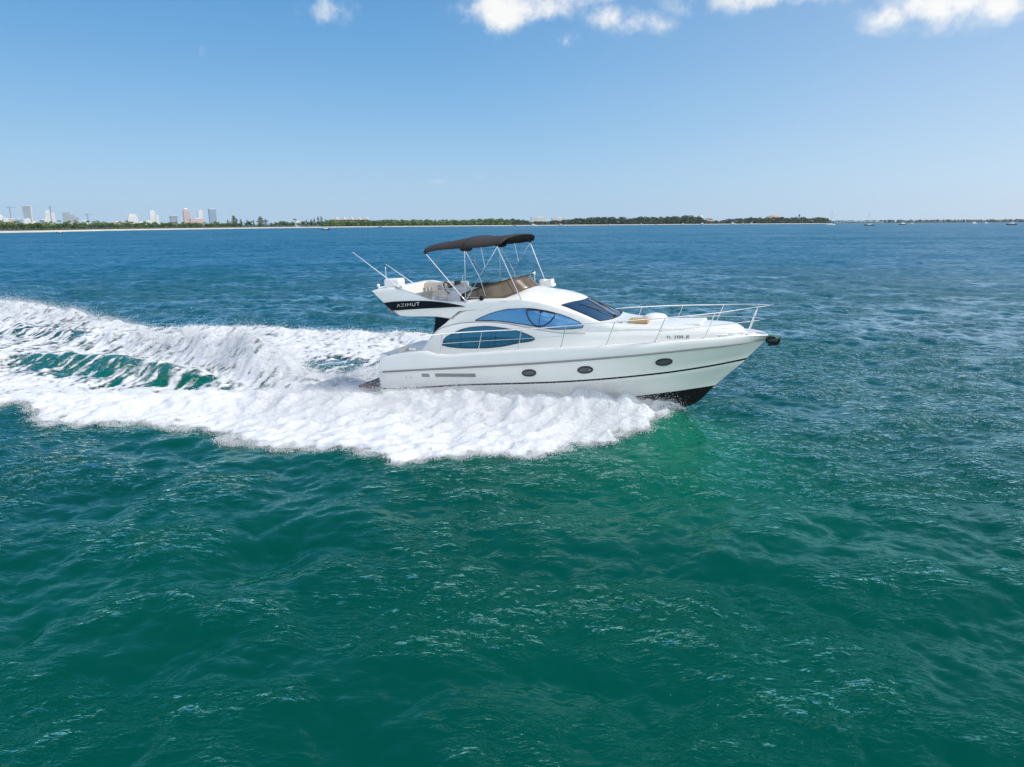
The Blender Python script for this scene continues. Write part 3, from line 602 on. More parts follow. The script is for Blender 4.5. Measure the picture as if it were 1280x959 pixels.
B0 = pchip([1.4, 3, 6, 8, 9, 10.5, 11.2, 11.85, 12.15, 12.3], [1.62, 1.64, 1.64, 1.52, 1.38, 1.12, .94, .68, .48, .36])
B1 = pchip([1.4, 3, 6.6, 7.4, 8.2, 9, 10.5, 11.84, 12.15, 12.3], [1.50, 1.41, 1.37, 1.38, 1.37, 1.26, 1.00, .58, .42, .34])
C_z = pchip([1.5, 4.55, 4.95, 5.34, 5.9, 6.47, 6.9, 7.15, 7.7, 8.23, 9, 11, 12.3], [0, 0, .20, .32, .30, .355, .365, .30, .16, .05, .07, .07, .03])
NS = 9
def section(x):
    zd, T, e, b0, b1, c = float(D_z(x)) - .01, float(T_z(x)), float(E_z(x)), float(B0(x)), float(B1(x)), float(C_z(x))
    yl = b0 - .10 * (T - zd); yi = min(yl - .055, b0 - .06); yi = max(yi, b1 + .002)
    P = [(b0, zd), (b0 * .5 + yl * .5 + .012, (zd + T) / 2), (yl, T - .035), (yl - .02, T - .008), (yi, T), (yi * .5 + b1 * .5 + .008, (T + e) / 2), (b1, e - .05), (b1 - .016, e - .014)]
    bb = b1 - .05
    for k in range(NS):
        u = 1 - k / (NS - 1); P.append((bb * u, e + c * (1 - u * u)))
    return P
def house_y(x, z):
    P = section(x)[:8]; return float(np.interp(z, [p[1] for p in P], [p[0] for p in P]))
def roof_z(x, y):
    bb = float(B1(x)) - .05; u = min(abs(y) / bb, 1); return float(E_z(x) + C_z(x) * (1 - u * u))
hx = np.concatenate([np.linspace(1.5, 2.3, 14), np.linspace(2.36, 8.3, 70), np.linspace(8.4, 12.3, 40)])
def house_mesh():
    mb = MB(); S = [section(x) for x in hx]; n = len(S[0])
    v = []
    for x, P in zip(hx, S):
        v += [(x, -y, z) for y, z in P] + [(x, y, z) for y, z in P[-2::-1]]
    k = 2 * n - 1; f = [(i * k + j, (i + 1) * k + j, (i + 1) * k + j + 1, i * k + j + 1) for i in range(len(hx) - 1) for j in range(k - 1)]
    f += [tuple(range(k)), tuple(range((len(hx) - 1) * k, len(hx) * k))]
    mb.add(v, f); return mb.build('deckhouse', M_gel, yacht)
house = house_mesh()
# ledge moulding under the arch window
for sg in (-1, 1):
    mb = MB(); xs = np.linspace(2.0, 7.6, 60); mb.tube([(x, sg * (house_y(x, float(T_z(x)) - .036) + .004), float(T_z(x)) - .022) for x in xs], .014, 6); mb.build('ledge_moulding', M_seam, house)
    mb = MB(); xs = np.linspace(1.62, 4.9, 50); mb.tube([(x, sg * (float(B1(x)) + .003), float(E_z(x)) - .075) for x in xs], .010, 6); mb.build('arch_seam', M_seam, house)

def outline_fn(pts):
    """split a closed x,z outline (ordered) into top and bottom curves"""
    xs = [p[0] for p in pts]; i0, i1 = xs.index(min(xs)), xs.index(max(xs))
    a = pts[i0:i1 + 1] if i0 < i1 else pts[i0:] + pts[:i1 + 1]; b = (pts[i1:] + pts[:i0 + 1]) if i0 < i1 else pts[i1:i0 + 1]; b = b[::-1]
    up_, lo_ = (a, b) if np.mean([p[1] for p in a]) > np.mean([p[1] for p in b]) else (b, a)
    def mono(l):
        o = [l[0]]
        for p in l[1:]:
            if p[0] > o[-1][0] + 1e-3: o.append(p)
        return pchip([p[0] for p in o], [p[1] for p in o])
    return min(xs), max(xs), mono(up_), mono(lo_)
def side_window(name, pts, m, sg, off=.012, nx=48, nz=8, frame=.014):
    x0, x1, tf, bf = outline_fn(pts); us = (1 - np.cos(np.linspace(0, math.pi, nx))) / 2; v, f = [], []
    for u in us:
        x = x0 + (x1 - x0) * u; t, b = float(tf(x)), float(bf(x)); t = max(t, b + .004)
        for j in range(nz):
            z = b + (t - b) * j / (nz - 1); v.append((x, sg * (house_y(x, z) + off), z))
    for i in range(nx - 1):
        for j in range(nz - 1): f.append((i * nz + j, (i + 1) * nz + j, (i + 1) * nz + j + 1, i * nz + j + 1))
    if sg > 0: f = [q[::-1] for q in f]
    o = link_mesh(name, v, f, m, house)
    lo = [v[i * nz] for i in range(nx)]; hi = [v[i * nz + nz - 1] for i in range(nx)]
    mb = MB(); mb.tube(lo + hi[::-1] + [lo[0]], frame, 6, cap=False); mb.build('window_gasket', M_gasket, house)
    return o
WIN_U = [(3.75, 2.81), (4.17, 2.98), (4.59, 3.10), (5.05, 3.17), (5.62, 3.18), (6.2, 3.11), (6.7, 2.99), (7.05, 2.87), (7.38, 2.72), (7.52, 2.62), (7.49, 2.55), (6.62, 2.51), (6.01, 2.59), (5.5, 2.67), (4.96, 2.745), (4.41, 2.80)]
WIN_L = [(2.48, 1.98), (2.57, 2.19), (2.87, 2.36), (3.3, 2.53), (3.73, 2.60), (4.15, 2.62), (4.65, 2.58), (5.15, 2.5), (5.64, 2.36), (5.93, 2.23), (5.89, 2.18), (5.36, 2.08), (4.73, 1.96), (4.08, 1.90), (3.43, 1.89), (2.8, 1.92)]
for sg in (-1, 1):
    side_window('arched_window', WIN_U, M_glassU, sg); side_window('side_window', WIN_L, M_glassL, sg)
    # D shaped opening light in the arched window
    arc = [(5.62, 3.14), (6.05, 3.12), (6.58, 3.00)] + [(6.56, 2.90), (6.44, 2.76), (6.24, 2.63), (6.02, 2.60), (5.84, 2.68), (5.70, 2.84), (5.63, 3.0), (5.62, 3.14)]
    mb = MB(); mb.tube([(x, sg * (house_y(x, z) + .022), z) for x, z in arc], .022, 6, cap=False)
    mb.tube([(x, sg * (house_y(x, z) + .020), z) for x, z in ((6.10, 3.1), (6.07, 2.85), (6.04, 2.62))], .008, 6)
    mb.ell((6.12, sg * (house_y(6.12, 3.07) + .02), 3.07), (.06, .03, .04)); mb.build('opening_light_frame', M_gasket, house)
    # panes of the lower window
    for xm, lean in ((3.18, .06), (4.45, .10)):
        mb = MB(); z0, z1 = 1.92, 2.50; mb.tube([(xm + lean * k, sg * (house_y(xm + lean * k, z0 + (z1 - z0) * k) + .016), z0 + (z1 - z0) * k) for k in np.linspace(0, 1, 6)], .008, 6); mb.build('window_mullion', M_gasket, house)

# windshield: two panes wrapped over the sloping front of the roof
def wedge(u): return 6.74 + .47 * (1 - abs(u) ** 2.2), 8.02 + .24 * (1 - abs(u) ** 2.0)
def ws_pane(u0, u1, name):
    v, f = [], []; nu, nv = 22, 16
    for i in range(nu):
        u = u0 + (u1 - u0) * i / (nu - 1); xa, xb = wedge(u)
        for j in range(nv):
            x = xa + (xb - xa) * j / (nv - 1); y = u * (1.17 + .05 * j / nv); v.append((x, y, roof_z(x, y) + .014))
    f = [(i * nv + j, (i + 1) * nv + j, (i + 1) * nv + j + 1, i * nv + j + 1) for i in range(nu - 1) for j in range(nv - 1)]
    o = link_mesh(name, v, [q[::-1] for q in f], M_glassF, house)
    rim = [v[i * nv] for i in range(nu)] + [v[(nu - 1) * nv + j] for j in range(nv)] + [v[i * nv + nv - 1] for i in range(nu - 1, -1, -1)] + [v[j] for j in range(nv - 1, -1, -1)]
    mb = MB(); mb.tube(rim, .018, 6, cap=False); mb.build('windshield_gasket', M_gasket, house)
ws_pane(-1, -.012, 'windshield'); ws_pane(.012, 1, 'windshield')
for y0, y1, xa in ((-.62, -.08, 7.45), (.45, 1.0, 7.5)):
    mb = MB(); xb = 8.18; p0 = Vector((xb, y1 * .8, roof_z(xb, y1 * .8) + .05)); p1 = Vector((xa, y0, roof_z(xa, y0) + .05))
    mb.tube([p0, (p0 + p1) / 2 + Vector((0, 0, .03)), p1], .014, 6); q0 = Vector((xa - .25, y0 - .12, roof_z(xa - .25, y0 - .12) + .035)); q1 = Vector((xa + .35, y0 + .18, roof_z(xa + .35, y0 + .18) + .035))
    mb.tube([q0, q1], .016, 6); mb.tube([p0 + Vector((0, 0, -.05)), p0 + Vector((0, 0, .02))], .03, 8); mb.build('windshield_wiper', M_blackp, house)

# ---- flybridge: tub with winged sides, black badge band, raked aft end
WT = pchip([-.21, .08, .46, .91, 1.27, 1.67, 2.06, 2.45, 3.1, 3.43], [3.90, 3.97, 3.99, 3.92, 3.83, 3.70, 3.56, 3.49, 3.36, 3.30])
def fly_mesh():
    # side wings as solid plates following the outline, joined by floor and aft coaming
    mb = MB(); n = 40
    xt = np.linspace(-.21, 3.43, n); zt = WT(xt)
    bt = pchip([0, .16, .30, .44, .7, .85, 1.0], [-.21, .21, .52, .84, 1.78, 2.4, 2.75]); s = np.linspace(0, 1, n)
    xb = bt(s); zbf = pchip([-.21, .21, .52, .84, 1.2, 1.78, 2.22, 2.51, 2.75], [3.88, 3.47, 3.22, 3.00, 2.965, 2.96, 2.95, 2.92, 2.86]); zb = zbf(xb)
    for sg in (-1, 1):
        L = []
        for y, k in ((1.50, 1.0), (1.54, .97), (1.575, .62), (1.575, .45), (1.55, .08), (1.53, .02), (1.47, 0.0), (1.42, .04)):
            L.append([(xt[i] * (1 - k) + xb[i] * k, sg * (y - .09 * max(0, (xt[i] - 2.4)) ), zt[i] * (1 - k) + zb[i] * k) for i in range(n)])
        v = [p for l in L for p in l]; m = len(L); f = [(a * n + i, a * n + i + 1, (a + 1) * n + i + 1, (a + 1) * n + i) for a in range(m - 1) for i in range(n - 1)]
        # inner face down to the floor
        inn = [(p[0], sg * 1.36, max(3.18, zbf(min(p[0], 2.7)) + .05) if p[0] < 2.75 else 3.18) for p in L[-1]]
        v += inn; f += [((m - 1) * n + i, (m - 1) * n + i + 1, m * n + i + 1, m * n + i) for i in range(n - 1)]
        mb.add(v, f)
    # underside + floor
    xs = [.80, 1.2, 1.78, 2.4, 3.0]
    mb.add([(x, y, float(zbf(min(x, 2.7)))) for x in xs for y in (-1.50, 1.50)], [(2 * i, 2 * i + 2, 2 * i + 3, 2 * i + 1) for i in range(4)])
    mb.add([(x, y, 3.2) for x in (.25, 4.7) for y in (-1.40, 1.40)], [(0, 1, 3, 2)])
    # aft coaming and raked stern panel
    prof = [(-.21, 3.90), (.08, 3.965), (.30, 3.95), (.36, 3.2), (.84, 2.99), (.52, 3.22), (.21, 3.47)]
    v = [(x, y, z) for y in (-1.50, -.8, 0, .8, 1.50) for x, z in prof]; k = len(prof)
    mb.add(v, [(a * k + i, a * k + (i + 1) % k, (a + 1) * k + (i + 1) % k, (a + 1) * k + i) for a in range(4) for i in range(k)])
    return mb.build('flybridge', M_gel, yacht)
fly = fly_mesh()
for sg in (-1, 1):   # badge band
    top = pchip([.25, .81, 1.42, 2.02, 2.46, 3.1, 3.40], [3.47, 3.515, 3.52, 3.51, 3.47, 3.36, 3.295]); bot = pchip([.25, .63, 1.06, 1.97, 3.08, 3.40], [3.45, 3.20, 3.215, 3.25, 3.28, 3.285])
    v, f = [], []; xs = np.concatenate([np.linspace(.245, .7, 8), np.linspace(.8, 3.40, 30)])
    for x in xs:
        for off in (.004, .014):
            for z in (float(bot(x)), max(float(top(x)), float(bot(x)) + .003)): v.append((x, sg * (1.578 - .09 * max(0, x - 2.4) + off), z))
    for i in range(len(xs) - 1):
        a, b = 4 * i, 4 * i + 4; f += [(a + 2, a + 3, b + 3, b + 2), (a + 3, a + 1, b + 1, b + 3), (a, a + 2, b + 2, b)]
    f += [(0, 1, 3, 2), tuple(4 * (len(xs) - 1) + i for i in (0, 2, 3, 1))]
    mb = MB(); mb.add(v, f); band = mb.build('badge_band', M_navy, fly)
    # raised letters, built of strokes
    STK = {'A': [[(0, 0), (.5, 1), (1, 0)]], 'Z': [[(0, 1), (1, 1), (.05, 0), (1, 0)]], 'I': [[(.5, 0), (.5, 1)]], 'M': [[(0, 0), (.12, 1), (.5, .35), (.88, 1), (1, 0)]], 'U': [[(0, 1), (0, .25), (.25, 0), (.75, 0), (1, .25), (1, 1)]], 'T': [[(0, 1), (1, 1)], [(.5, 1), (.5, 0)]]}
    word = 'AZIMUT'; x0 = .80 if sg < 0 else 1.70; adv = 0.0
    for i, ch in enumerate(word):
        mb = MB(); wd_ = {'I': .02, 'M': .15}.get(ch, .115); lx = x0 + adv * (-sg); adv += wd_ + .055
        for st in STK[ch]:
            pts = []
            for a, b in st:
                x = lx + a * wd_ * (-sg); pts.append((x, sg * 1.597, 3.315 + (x - .8) * .055 + b * .10))
            mb.tube(pts, .0095, 5)
        mb.build('letter', M_plast, band)
    # dark wind deflector between the flybridge and the side deck
    mb = MB(); P = [(2.19, 2.93), (2.75, 2.86), (2.50, 2.66), (2.25, 2.46), (2.05, 2.30), (2.10, 2.50), (2.16, 2.70)]; mb.prism(P, 1, sg * 1.40, sg * 1.43); mb.build('wind_deflector', M_navy, yacht)

# brown wind screen wrapped round the helm
def screen():
    plan = [(3.15, -1.30), (3.7, -1.28), (4.3, -1.20), (4.85, -1.0), (5.2, -.72), (5.42, -.3), (5.46, .1), (5.38, .5), (5.15, .85), (4.75, 1.08), (4.2, 1.22), (3.6, 1.28), (3.1, 1.30)]
    P = [Vector((a, b, 0)) for a, b in plan]; d = np.cumsum([0] + [(P[i + 1] - P[i]).length for i in range(len(P) - 1)]); fx, fy = pchip(d, [p.x for p in P]), pchip(d, [p.y for p in P])
    s = np.linspace(0, d[-1], 70); topz = pchip([3.0, 3.5, 4.0, 4.4, 5.0, 5.3], [3.60, 3.78, 3.92, 4.01, 4.13, 4.16])
    v, f = [], []; nz = 6; tops = []
    for q in s:
        x, y = float(fx(q)), float(fy(q)); zt = float(topz(3.1 + (x - 3.1) * .84)); zb = max(roof_z(x, y) if abs(y) < B1(x) - .05 else float(E_z(x)), 3.38) - .02 if x > 3.4 else 3.40
        for j in range(nz):
            k = j / (nz - 1); z = zb + (zt - zb) * k; cx = 3.1 + (x - 3.1) * (1 - .16 * k); v.append((cx, y * (1 - .10 * k), z))
        tops.append(v[-1])
    f = [(i * nz + j, (i + 1) * nz + j, (i + 1) * nz + j + 1, i * nz + j + 1) for i in range(len(s) - 1) for j in range(nz - 1)]
    o = link_mesh('wind_screen', v, f, M_brown, fly)
    sm = o.modifiers.new('thick', 'SOLIDIFY'); sm.thickness = .012
    mb = MB(); mb.tube(tops, .022, 6); mb.build('screen_trim', M_blackp, fly)
    mb = MB(); 
    for i in (8, 22, 34, 47, 61):
        mb = MB(); mb.tube([Vector(v[i * nz]), Vector(v[i * nz + nz - 1])], .012, 6); mb.build('screen_post', M_blackp, fly)
screen()
# white coaming that carries the screen along both sides
for sg in (-1, 1):
    mb = MB(); xs = np.linspace(2.3, 4.95, 30); sec = [(1.50, 3.1), (1.50, 3.30), (1.44, 3.40), (1.34, 3.43), (1.24, 3.38), (1.22, 3.15)]
    top = pchip([2.3, 3.0, 3.6, 4.2, 4.95], [.05, .02, .06, .08, .08]); v = []
    for x in xs:
        for y, z in sec: v.append((x, sg * (y - .10 * max(0, x - 2.6) * (.6 if x < 3.4 else .45)), z + float(top(x))))
    k = len(sec); mb.add(v, [(i * k + j, (i + 1) * k + j, (i + 1) * k + j + 1, i * k + j + 1) for i in range(len(xs) - 1) for j in range(k - 1)] + [tuple(range(k)), tuple(range((len(xs) - 1) * k, len(xs) * k))])
    mb.build('coaming', M_gel, fly)
# helm: console pod, wheel, seats
mb = MB(); mb.rbox((2.86, -.62, 3.2), (.62, .85, .62), .16); mb.ell((2.82, -.62, 3.80), (.30, .40, .17)); helm = mb.build('helm_console', M_silver, fly)
mb = MB(); Rw = Matrix.Rotation(R_(62), 3, 'Y')
ctr = Vector((2.40, -.70, 3.84)); ringp = [ctr + Rw @ Vector((.24 * math.cos(a), .24 * math.sin(a), 0)) for a in np.linspace(0, 2 * math.pi, 25)]
mb.tube(ringp, .022, 8, cap=False)
for a in (0.5, 2.6, 4.7): mb.tube([ctr + Rw @ Vector((0, 0, .05)), ctr + Rw @ Vector((.2 * math.cos(a), .2 * math.sin(a), 0))], .014, 6)
mb.tube([ctr, ctr + Rw @ Vector((0, 0, .22))], .03, 8); mb.build('steering_wheel', M_blackp, helm)
mb = MB(); mb.rbox((2.72, -.60, 3.93), (.05, .42, .16), .02); mb.build('instrument_panel', M_blackp, helm)
mb = MB(); mb.rbox((1.95, -.55, 3.2), (.42, .5, .22), .06); mb.rbox((1.80, -.55, 3.45), (.12, .5, .12), .05); mb.build('helm_seat', M_plast, fly)
mb = MB(); mb.rbox((3.75, .78, 3.2), (.5, .62, .42), .06); mb.rbox((4.0, .80, 3.55), (.34, .55, .42), .08); mb.build('companion_seat', M_cream, fly)
mb = MB(); mb.rbox((1.3, 1.02, 3.2), (1.7, .55, .40), .08); mb.rbox((1.25, 1.28, 3.58), (1.9, .12, .34), .05); mb.rbox((.62, .2, 3.2), (.5, 1.4, .40), .08); sofa = mb.build('sofa', M_cream, fly)
mb = MB(); mb.rbox((2.75, 1.0, 3.2), (.9, .55, .55), .12); mb.build('wet_bar', M_plast, fly)
mb = MB(); mb.rbox((2.95, .95, 3.74), (.75, .5, .14), .05); mb.build('dark_cover', M_blackp, fly)
for xx in (.98, 1.38):
    mb = MB(); mb.tube([(xx, 1.20, 3.72), (xx, 1.165, 3.72)], .085, 18); mb.build('loudspeaker', M_greyp, sofa)
for xx in (.55, .70, .86):
    mb = MB(); mb.tube([(xx, .75, 3.6), (xx, .75, 3.68), (xx, .75, 3.76)], [.05, .055, .05], 10); mb.build('cup_holder', M_steel, sofa)
# flybridge stair rail
mb = MB()
for pts in ([(2.12, -.95, 3.25), (2.12, -.95, 3.90), (2.95, -1.05, 3.82), (3.3, -1.15, 3.5)], [(2.12, -.95, 3.6), (2.9, -1.05, 3.58)], [(2.5, -1.0, 3.25), (2.5, -1.0, 3.86)]): mb.tube(pts, .014, 6)
mb.build('stair_rail', M_steel, fly)
# aft canister, ball light, horns, whip light, two folded aerials
mb = MB(); mb.rbox((.16, -.62, 3.965), (.62, .5, .28), .07); mb.tube([(.16, -.885, 4.1), (.16, -.86, 4.1)], .05, 14); mb.build('liferaft_canister', M_plast, fly)
mb = MB(); mb.ell((-.10, -1.28, 4.06), (.06, .06, .065)); mb.tube([(-.1, -1.28, 3.9), (-.1, -1.28, 4.03)], .018, 8); mb.tube([(-.1, -1.28, 3.98), (.05, -1.1, 4.0)], .02, 6); mb.build('ball_light', M_plast, fly)
mb = MB(); mb.tube([(.06, -1.0, 3.95), (.08, -1.0, 4.62)], .010, 6); mb.ell((.08, -1.0, 4.64), (.022, .022, .04)); mb.build('anchor_light', M_plast, fly)
for p, q in (((.72, -1.20, 3.95), (-1.12, -1.20, 5.28)), ((-.2, 1.2, 3.93), (-1.36, 1.2, 4.70))):
    mb = MB(); p, q = Vector(p), Vector(q); b = p + Vector((.16, 0, -.10)); mb.tube([b, p, p + (q - p) * .3, q], [.022, .02, .016, .008], 7); mb.build('folded_aerial', M_plast, fly)
mb = MB(); mb.tube([(1.9, 1.35, 3.7), (1.95, 1.35, 4.15)], .006, 5); mb.build('thin_whip', M_plast, fly)
mb = MB()
mb.rbox((5.62, .62, 3.70), (.50, .34, .09), .03); mb.tube([(5.40, .56, 3.84), (5.62, .56, 3.84), (5.82, .56, 3.84)], [.07, .09, .115], 14); mb.tube([(5.40, .76, 3.84), (5.62, .76, 3.84), (5.78, .76, 3.84)], [.07, .09, .115], 14); mb.rbox((5.46, .66, 3.78), (.22, .36, .16), .03)
horn = mb.build('twin_horn', M_plast, house)
mb = MB(); mb.ell((5.16, .50, 4.17), (.09, .08, .09)); mb.tube([(5.2, .50, 3.75), (5.17, .50, 4.12)], .03, 8); mb.build('searchlight', M_steel, house)
mb = MB(); mb.ell((3.98, -1.36, 3.53), (.085, .07, .085)); mb.build('navigation_light', M_navy, fly)
mb = MB(); mb.tube([(3.22, -1.33, 3.56), (3.40, -1.33, 3.58)], .10, 16); mb.build('rolled_cover', M_canvas2, fly)

# ---- bimini
def bimini():
    root = yacht
    bx = [2.06, 3.52, 4.72]
    cz = pchip([1.98, 2.06, 2.7, 3.52, 4.2, 4.72, 5.0], [5.34, 5.39, 5.49, 5.56, 5.545, 5.56, 5.50]); ez = pchip([1.98, 2.06, 2.7, 3.52, 4.2, 4.72, 5.0], [5.10, 5.13, 5.22, 5.22, 5.23, 5.26, 5.29])
    v, f = [], []; nx, ny = 40, 29; xs = np.linspace(1.98, 4.86, nx)
    for x in xs:
        sag = -.02 * abs(math.sin(math.pi * np.interp(x, bx, [0, 1, 2])))
        for j in range(ny):
            u = -1 + 2 * j / (ny - 1); z = float(ez(x)) + (float(cz(x)) - float(ez(x))) * (1 - abs(u) ** 2.6) + sag; xo = .22 * (1 - u * u) if x > 4.5 else 0
            v.append((x + xo * (x - 4.5) / .36 if x > 4.5 else x - .10 * (1 - u * u) * max(0, (2.4 - x) / .42), 1.46 * math.sin(u * math.pi / 2 * .98) / math.sin(math.pi / 2 * .98), z))
    f = [(i * ny + j, (i + 1) * ny + j, (i + 1) * ny + j + 1, i * ny + j + 1) for i in range(nx - 1) for j in range(ny - 1)]
    o = link_mesh('bimini_canopy', v, f, M_canvas, root, True, [M_canvas, M_canvas2])
    sm = o.modifiers.new('cloth', 'SOLIDIFY'); sm.thickness = .02; sm.offset = -1; sm.material_offset = 1
    # bow pockets hanging under the canvas and the aft and front hems
    for k, x in enumerate(bx):
        mb = MB(); pts = []
        for j in range(21):
            u = -1 + j / 10; z = float(ez(x)) + (float(cz(x)) - float(ez(x))) * (1 - abs(u) ** 2.6) - .045; pts.append((x, 1.45 * math.sin(u * math.pi / 2 * .98), z))
        mb.tube(pts, .045 if k != 1 else .06, 6)
        if k == 1:
            for sg in (-1, 1): mb.ell((x + .05, sg * 1.42, 5.17), (.24, .05, .075))
        mb.build('bow_pocket', M_canvas2, o)
    fr = []
    piv = {-1: Vector((3.42, -1.44, 3.47)), 1: Vector((3.42, 1.44, 3.47))}
    for x in bx:
        mb = MB(); pts = [piv[-1]]
        for j in range(21):
            u = -1 + j / 10; z = float(ez(x)) + (float(cz(x)) - float(ez(x))) * (1 - abs(u) ** 2.6) - .05; pts.append(Vector((x, 1.44 * math.sin(u * math.pi / 2 * .98), z)))
        pts.append(piv[1]); mb.tube(pts, .0135, 8); mb.build('canopy_bow', M_steel, o)
    for sg in (-1, 1):
        a = Vector((4.72, sg * 1.45, 5.22)); b = Vector((5.40, sg * 1.33, float(E_z(5.4)) + .0)); mb = MB(); mb.tube([a, b], .018, 8); mb.build('canopy_strut', M_steel, o)
        p = piv[sg]; mid = Vector((3.52, sg * 1.44, 5.16)); aft = Vector((2.06, sg * 1.44, 5.09)); fro = Vector((4.72, sg * 1.44, 5.2))
        def brace(a, b):
            mb = MB(); mb.tube([a, b], .011, 6); mb.build('canopy_brace', M_steel, o)
        brace(p.lerp(aft, .72), Vector((2.62, sg * 1.42, 5.20)))
        brace(p.lerp(fro, .62), Vector((4.12, sg * 1.42, 5.22)))
        brace(Vector((3.52, sg * 1.44, 5.18)), p.lerp(fro, .45)); brace(p.lerp(fro, .45), Vector((4.15, sg * 1.40, 3.62)))
        brace(p + Vector((.02, 0, .12)), Vector((3.95, sg * 1.38, 3.56)))
        mb = MB(); mb.tube([p + Vector((0, -.03, -.07)), p + Vector((0, .03, .03))], .03, 8); mb.build('canopy_hinge', M_steel, o)
bimini()

# ---- rails
RL = [(1.08, 1.85), (1.5, 2.18), (2.21, 2.37), (2.72, 2.43), (4.22, 2.52), (5.63, 2.58), (7.11, 2.68), (8.62, 2.78), (10.12, 2.85), (11.51, 2.91), (12.62, 2.99), (13.0, 3.0)]
rzf = pchip([p[0] for p in RL], [p[1] for p in RL])
ryf = lambda x: max(float(hbf(min(x, 12.9))) - .05, 0) if x < 12.3 else float(np.interp(x, [12.3, 12.62, 12.9, 13.08], [.63, .42, .2, .0]))
for sg in (-1, 1):
    xs = np.concatenate([np.linspace(1.08, 12.2, 70), np.linspace(12.3, 13.08, 10)]); mb = MB()
    mb.tube([(x, sg * ryf(x), float(rzf(min(x, 13.0)))) for x in xs], .0185, 8); rail = mb.build('guard_rail', M_steel, yacht)
    for xb, xt in ((2.54, 2.70), (4.01, 4.22), (5.46, 5.63), (6.93, 7.12), (8.37, 8.66), (9.81, 10.13), (11.19, 11.52), (12.37, 12.66)):
        mb = MB(); b = Vector((xb, sg * (float(hbf(xb)) - .06), float(G_z(xb)) - .01)); t = Vector((xt, sg * ryf(xt), float(rzf(xt)))); mb.tube([b, t], .0145, 8); mb.tube([b, b + Vector((0, 0, .03))], .034, 10); mb.build('stanchion', M_steel, rail)
    mb = MB(); mb.tube([(x, sg * (float(hbf(x)) - .055), float(rzf(x)) * .5 + float(G_z(x)) * .5 + .02) for x in np.linspace(2.62, 7.03, 30)], .008, 6); mb.build('mid_rail', M_steel, rail)
    mb = MB(); lz = pchip([9.97, 11.36, 12.4, 12.86], [2.45, 2.535, 2.57, 2.58]); ly = lambda x: float(np.interp(x, [9.97, 11.36, 12.3, 12.7, 12.87], [1.58, 1.10, .58, .26, 0.0]))
    mb.tube([(x, sg * ly(x), float(lz(x))) for x in np.linspace(9.97, 12.87, 30)], .013, 8); mb.build('lower_rail', M_steel, rail)
# ---- foredeck fittings
mb = MB(); mb.rbox((9.12, -.62, float(roof_z(9.1, .6))), (.62, .42, .13), .05, rz=R_(4)); mb.build('tan_seat_pad', M_tan, yacht)
mb = MB(); mb.ell((9.4, .45, 2.58), (.42, .40, .17), zmin=-.1); mb.build('hatch_dome', M_gel, yacht)
mb = MB(); mb.rbox((8.52, -.82, roof_z(8.52, .82) - .01), (.22, .10, .05), .02, rz=R_(10)); mb.build('deck_vent', M_blackp, yacht)
mb = MB(); mb.rbox((10.2, 0, 2.50), (1.7, 1.3, .055), .05); mb.build('sun_pad', M_plast, yacht)
for sg in (-1, 1):
    mb = MB()
    for xx in (11.62, 11.78): mb.tube([(xx, sg * .84, 2.12), (xx, sg * .84, 2.22)], .018, 8)
    mb.tube([(11.55, sg * .86, 2.225), (11.85, sg * .82, 2.235)], .018, 8); mb.build('mooring_cleat', M_steel, yacht)
    mb = MB()
    for xx in (1.35, 1.5): mb.tube([(xx, sg * 1.84, 1.80), (xx, sg * 1.84, 1.86)], .018, 8)
    mb.tube([(1.28, sg * 1.84, 1.87), (1.57, sg * 1.84, 1.87)], .018, 8); mb.build('mooring_cleat', M_steel, yacht)
    mb = MB(); mb.rbox((.85, sg * 1.55, 1.66), (.30, .32, .22), .08); mb.rbox((1.25, sg * 1.50, 1.66), (.20, .25, .17), .06); mb.build('cockpit_cushion', M_cream, yacht)
    # registration numbers on the trunk side
    xa = 10.10 if sg < 0 else 10.80; xb = 10.80 if sg < 0 else 10.10; z = 2.16; pa, pb = Vector((xa, sg * (house_y(xa, z) + .02), z)), Vector((xb, sg * (house_y(xb, z) + .02), z))
    ex = (pb - pa).normalized(); ez_ = Vector((0, 0, 1)); en = ex.cross(ez_).normalized(); ez_ = en.cross(ex); run = 0.0
    for ch in 'FL 3306 JE':
        if ch == ' ': run += .06; continue
        cu = bpy.data.curves.new('registration_mark', 'FONT'); cu.body = ch; cu.size = .135; cu.extrude = .002; cu.materials.append(M_blackp)
        o = bpy.data.objects.new('registration_mark', cu); COL.objects.link(o); bpy.context.view_layer.update()
        me_ = bpy.data.meshes.new_from_object(o); bpy.data.objects.remove(o); o = bpy.data.objects.new('registration_mark', me_); COL.objects.link(o); o.parent = house
        q = pa + ex * run; o.matrix_local = Matrix(((ex.x, ez_.x, en.x, q.x), (ex.y, ez_.y, en.y, q.y), (ex.z, ez_.z, en.z, q.z), (0, 0, 0, 1)))
        run += max(v_.co.x for v_ in me_.vertices) + .014
mb = MB(); mb.rbox((12.1, 0, 2.12), (.34, .26, .14), .05); mb.tube([(12.1, -.2, 2.2), (12.1, .2, 2.2)], .06, 12); mb.build('anchor_windlass', M_steel, yacht)
mb = MB(); mb.box((12.95, 0, 2.10), (.75, .20, .06), ry=R_(6)); mb.tube([(13.22, -.12, 2.05), (13.22, .12, 2.05)], .06, 12); mb.build('bow_roller', M_steel, yacht)
mb = MB(); mb.tube([(12.7, 0, 2.12), (13.1, 0, 2.06), (13.28, 0, 1.98)], .035, 8); mb.ell((13.08, 0, 1.93), (.22, .17, .12)); mb.tube([(13.30, -.10, 1.98), (13.22, 0, 1.80), (12.95, 0, 1.78)], .035, 8); mb.tube([(13.30, .10, 1.98), (13.22, 0, 1.80)], .035, 8); mb.build('anchor', M_blackp, yacht)
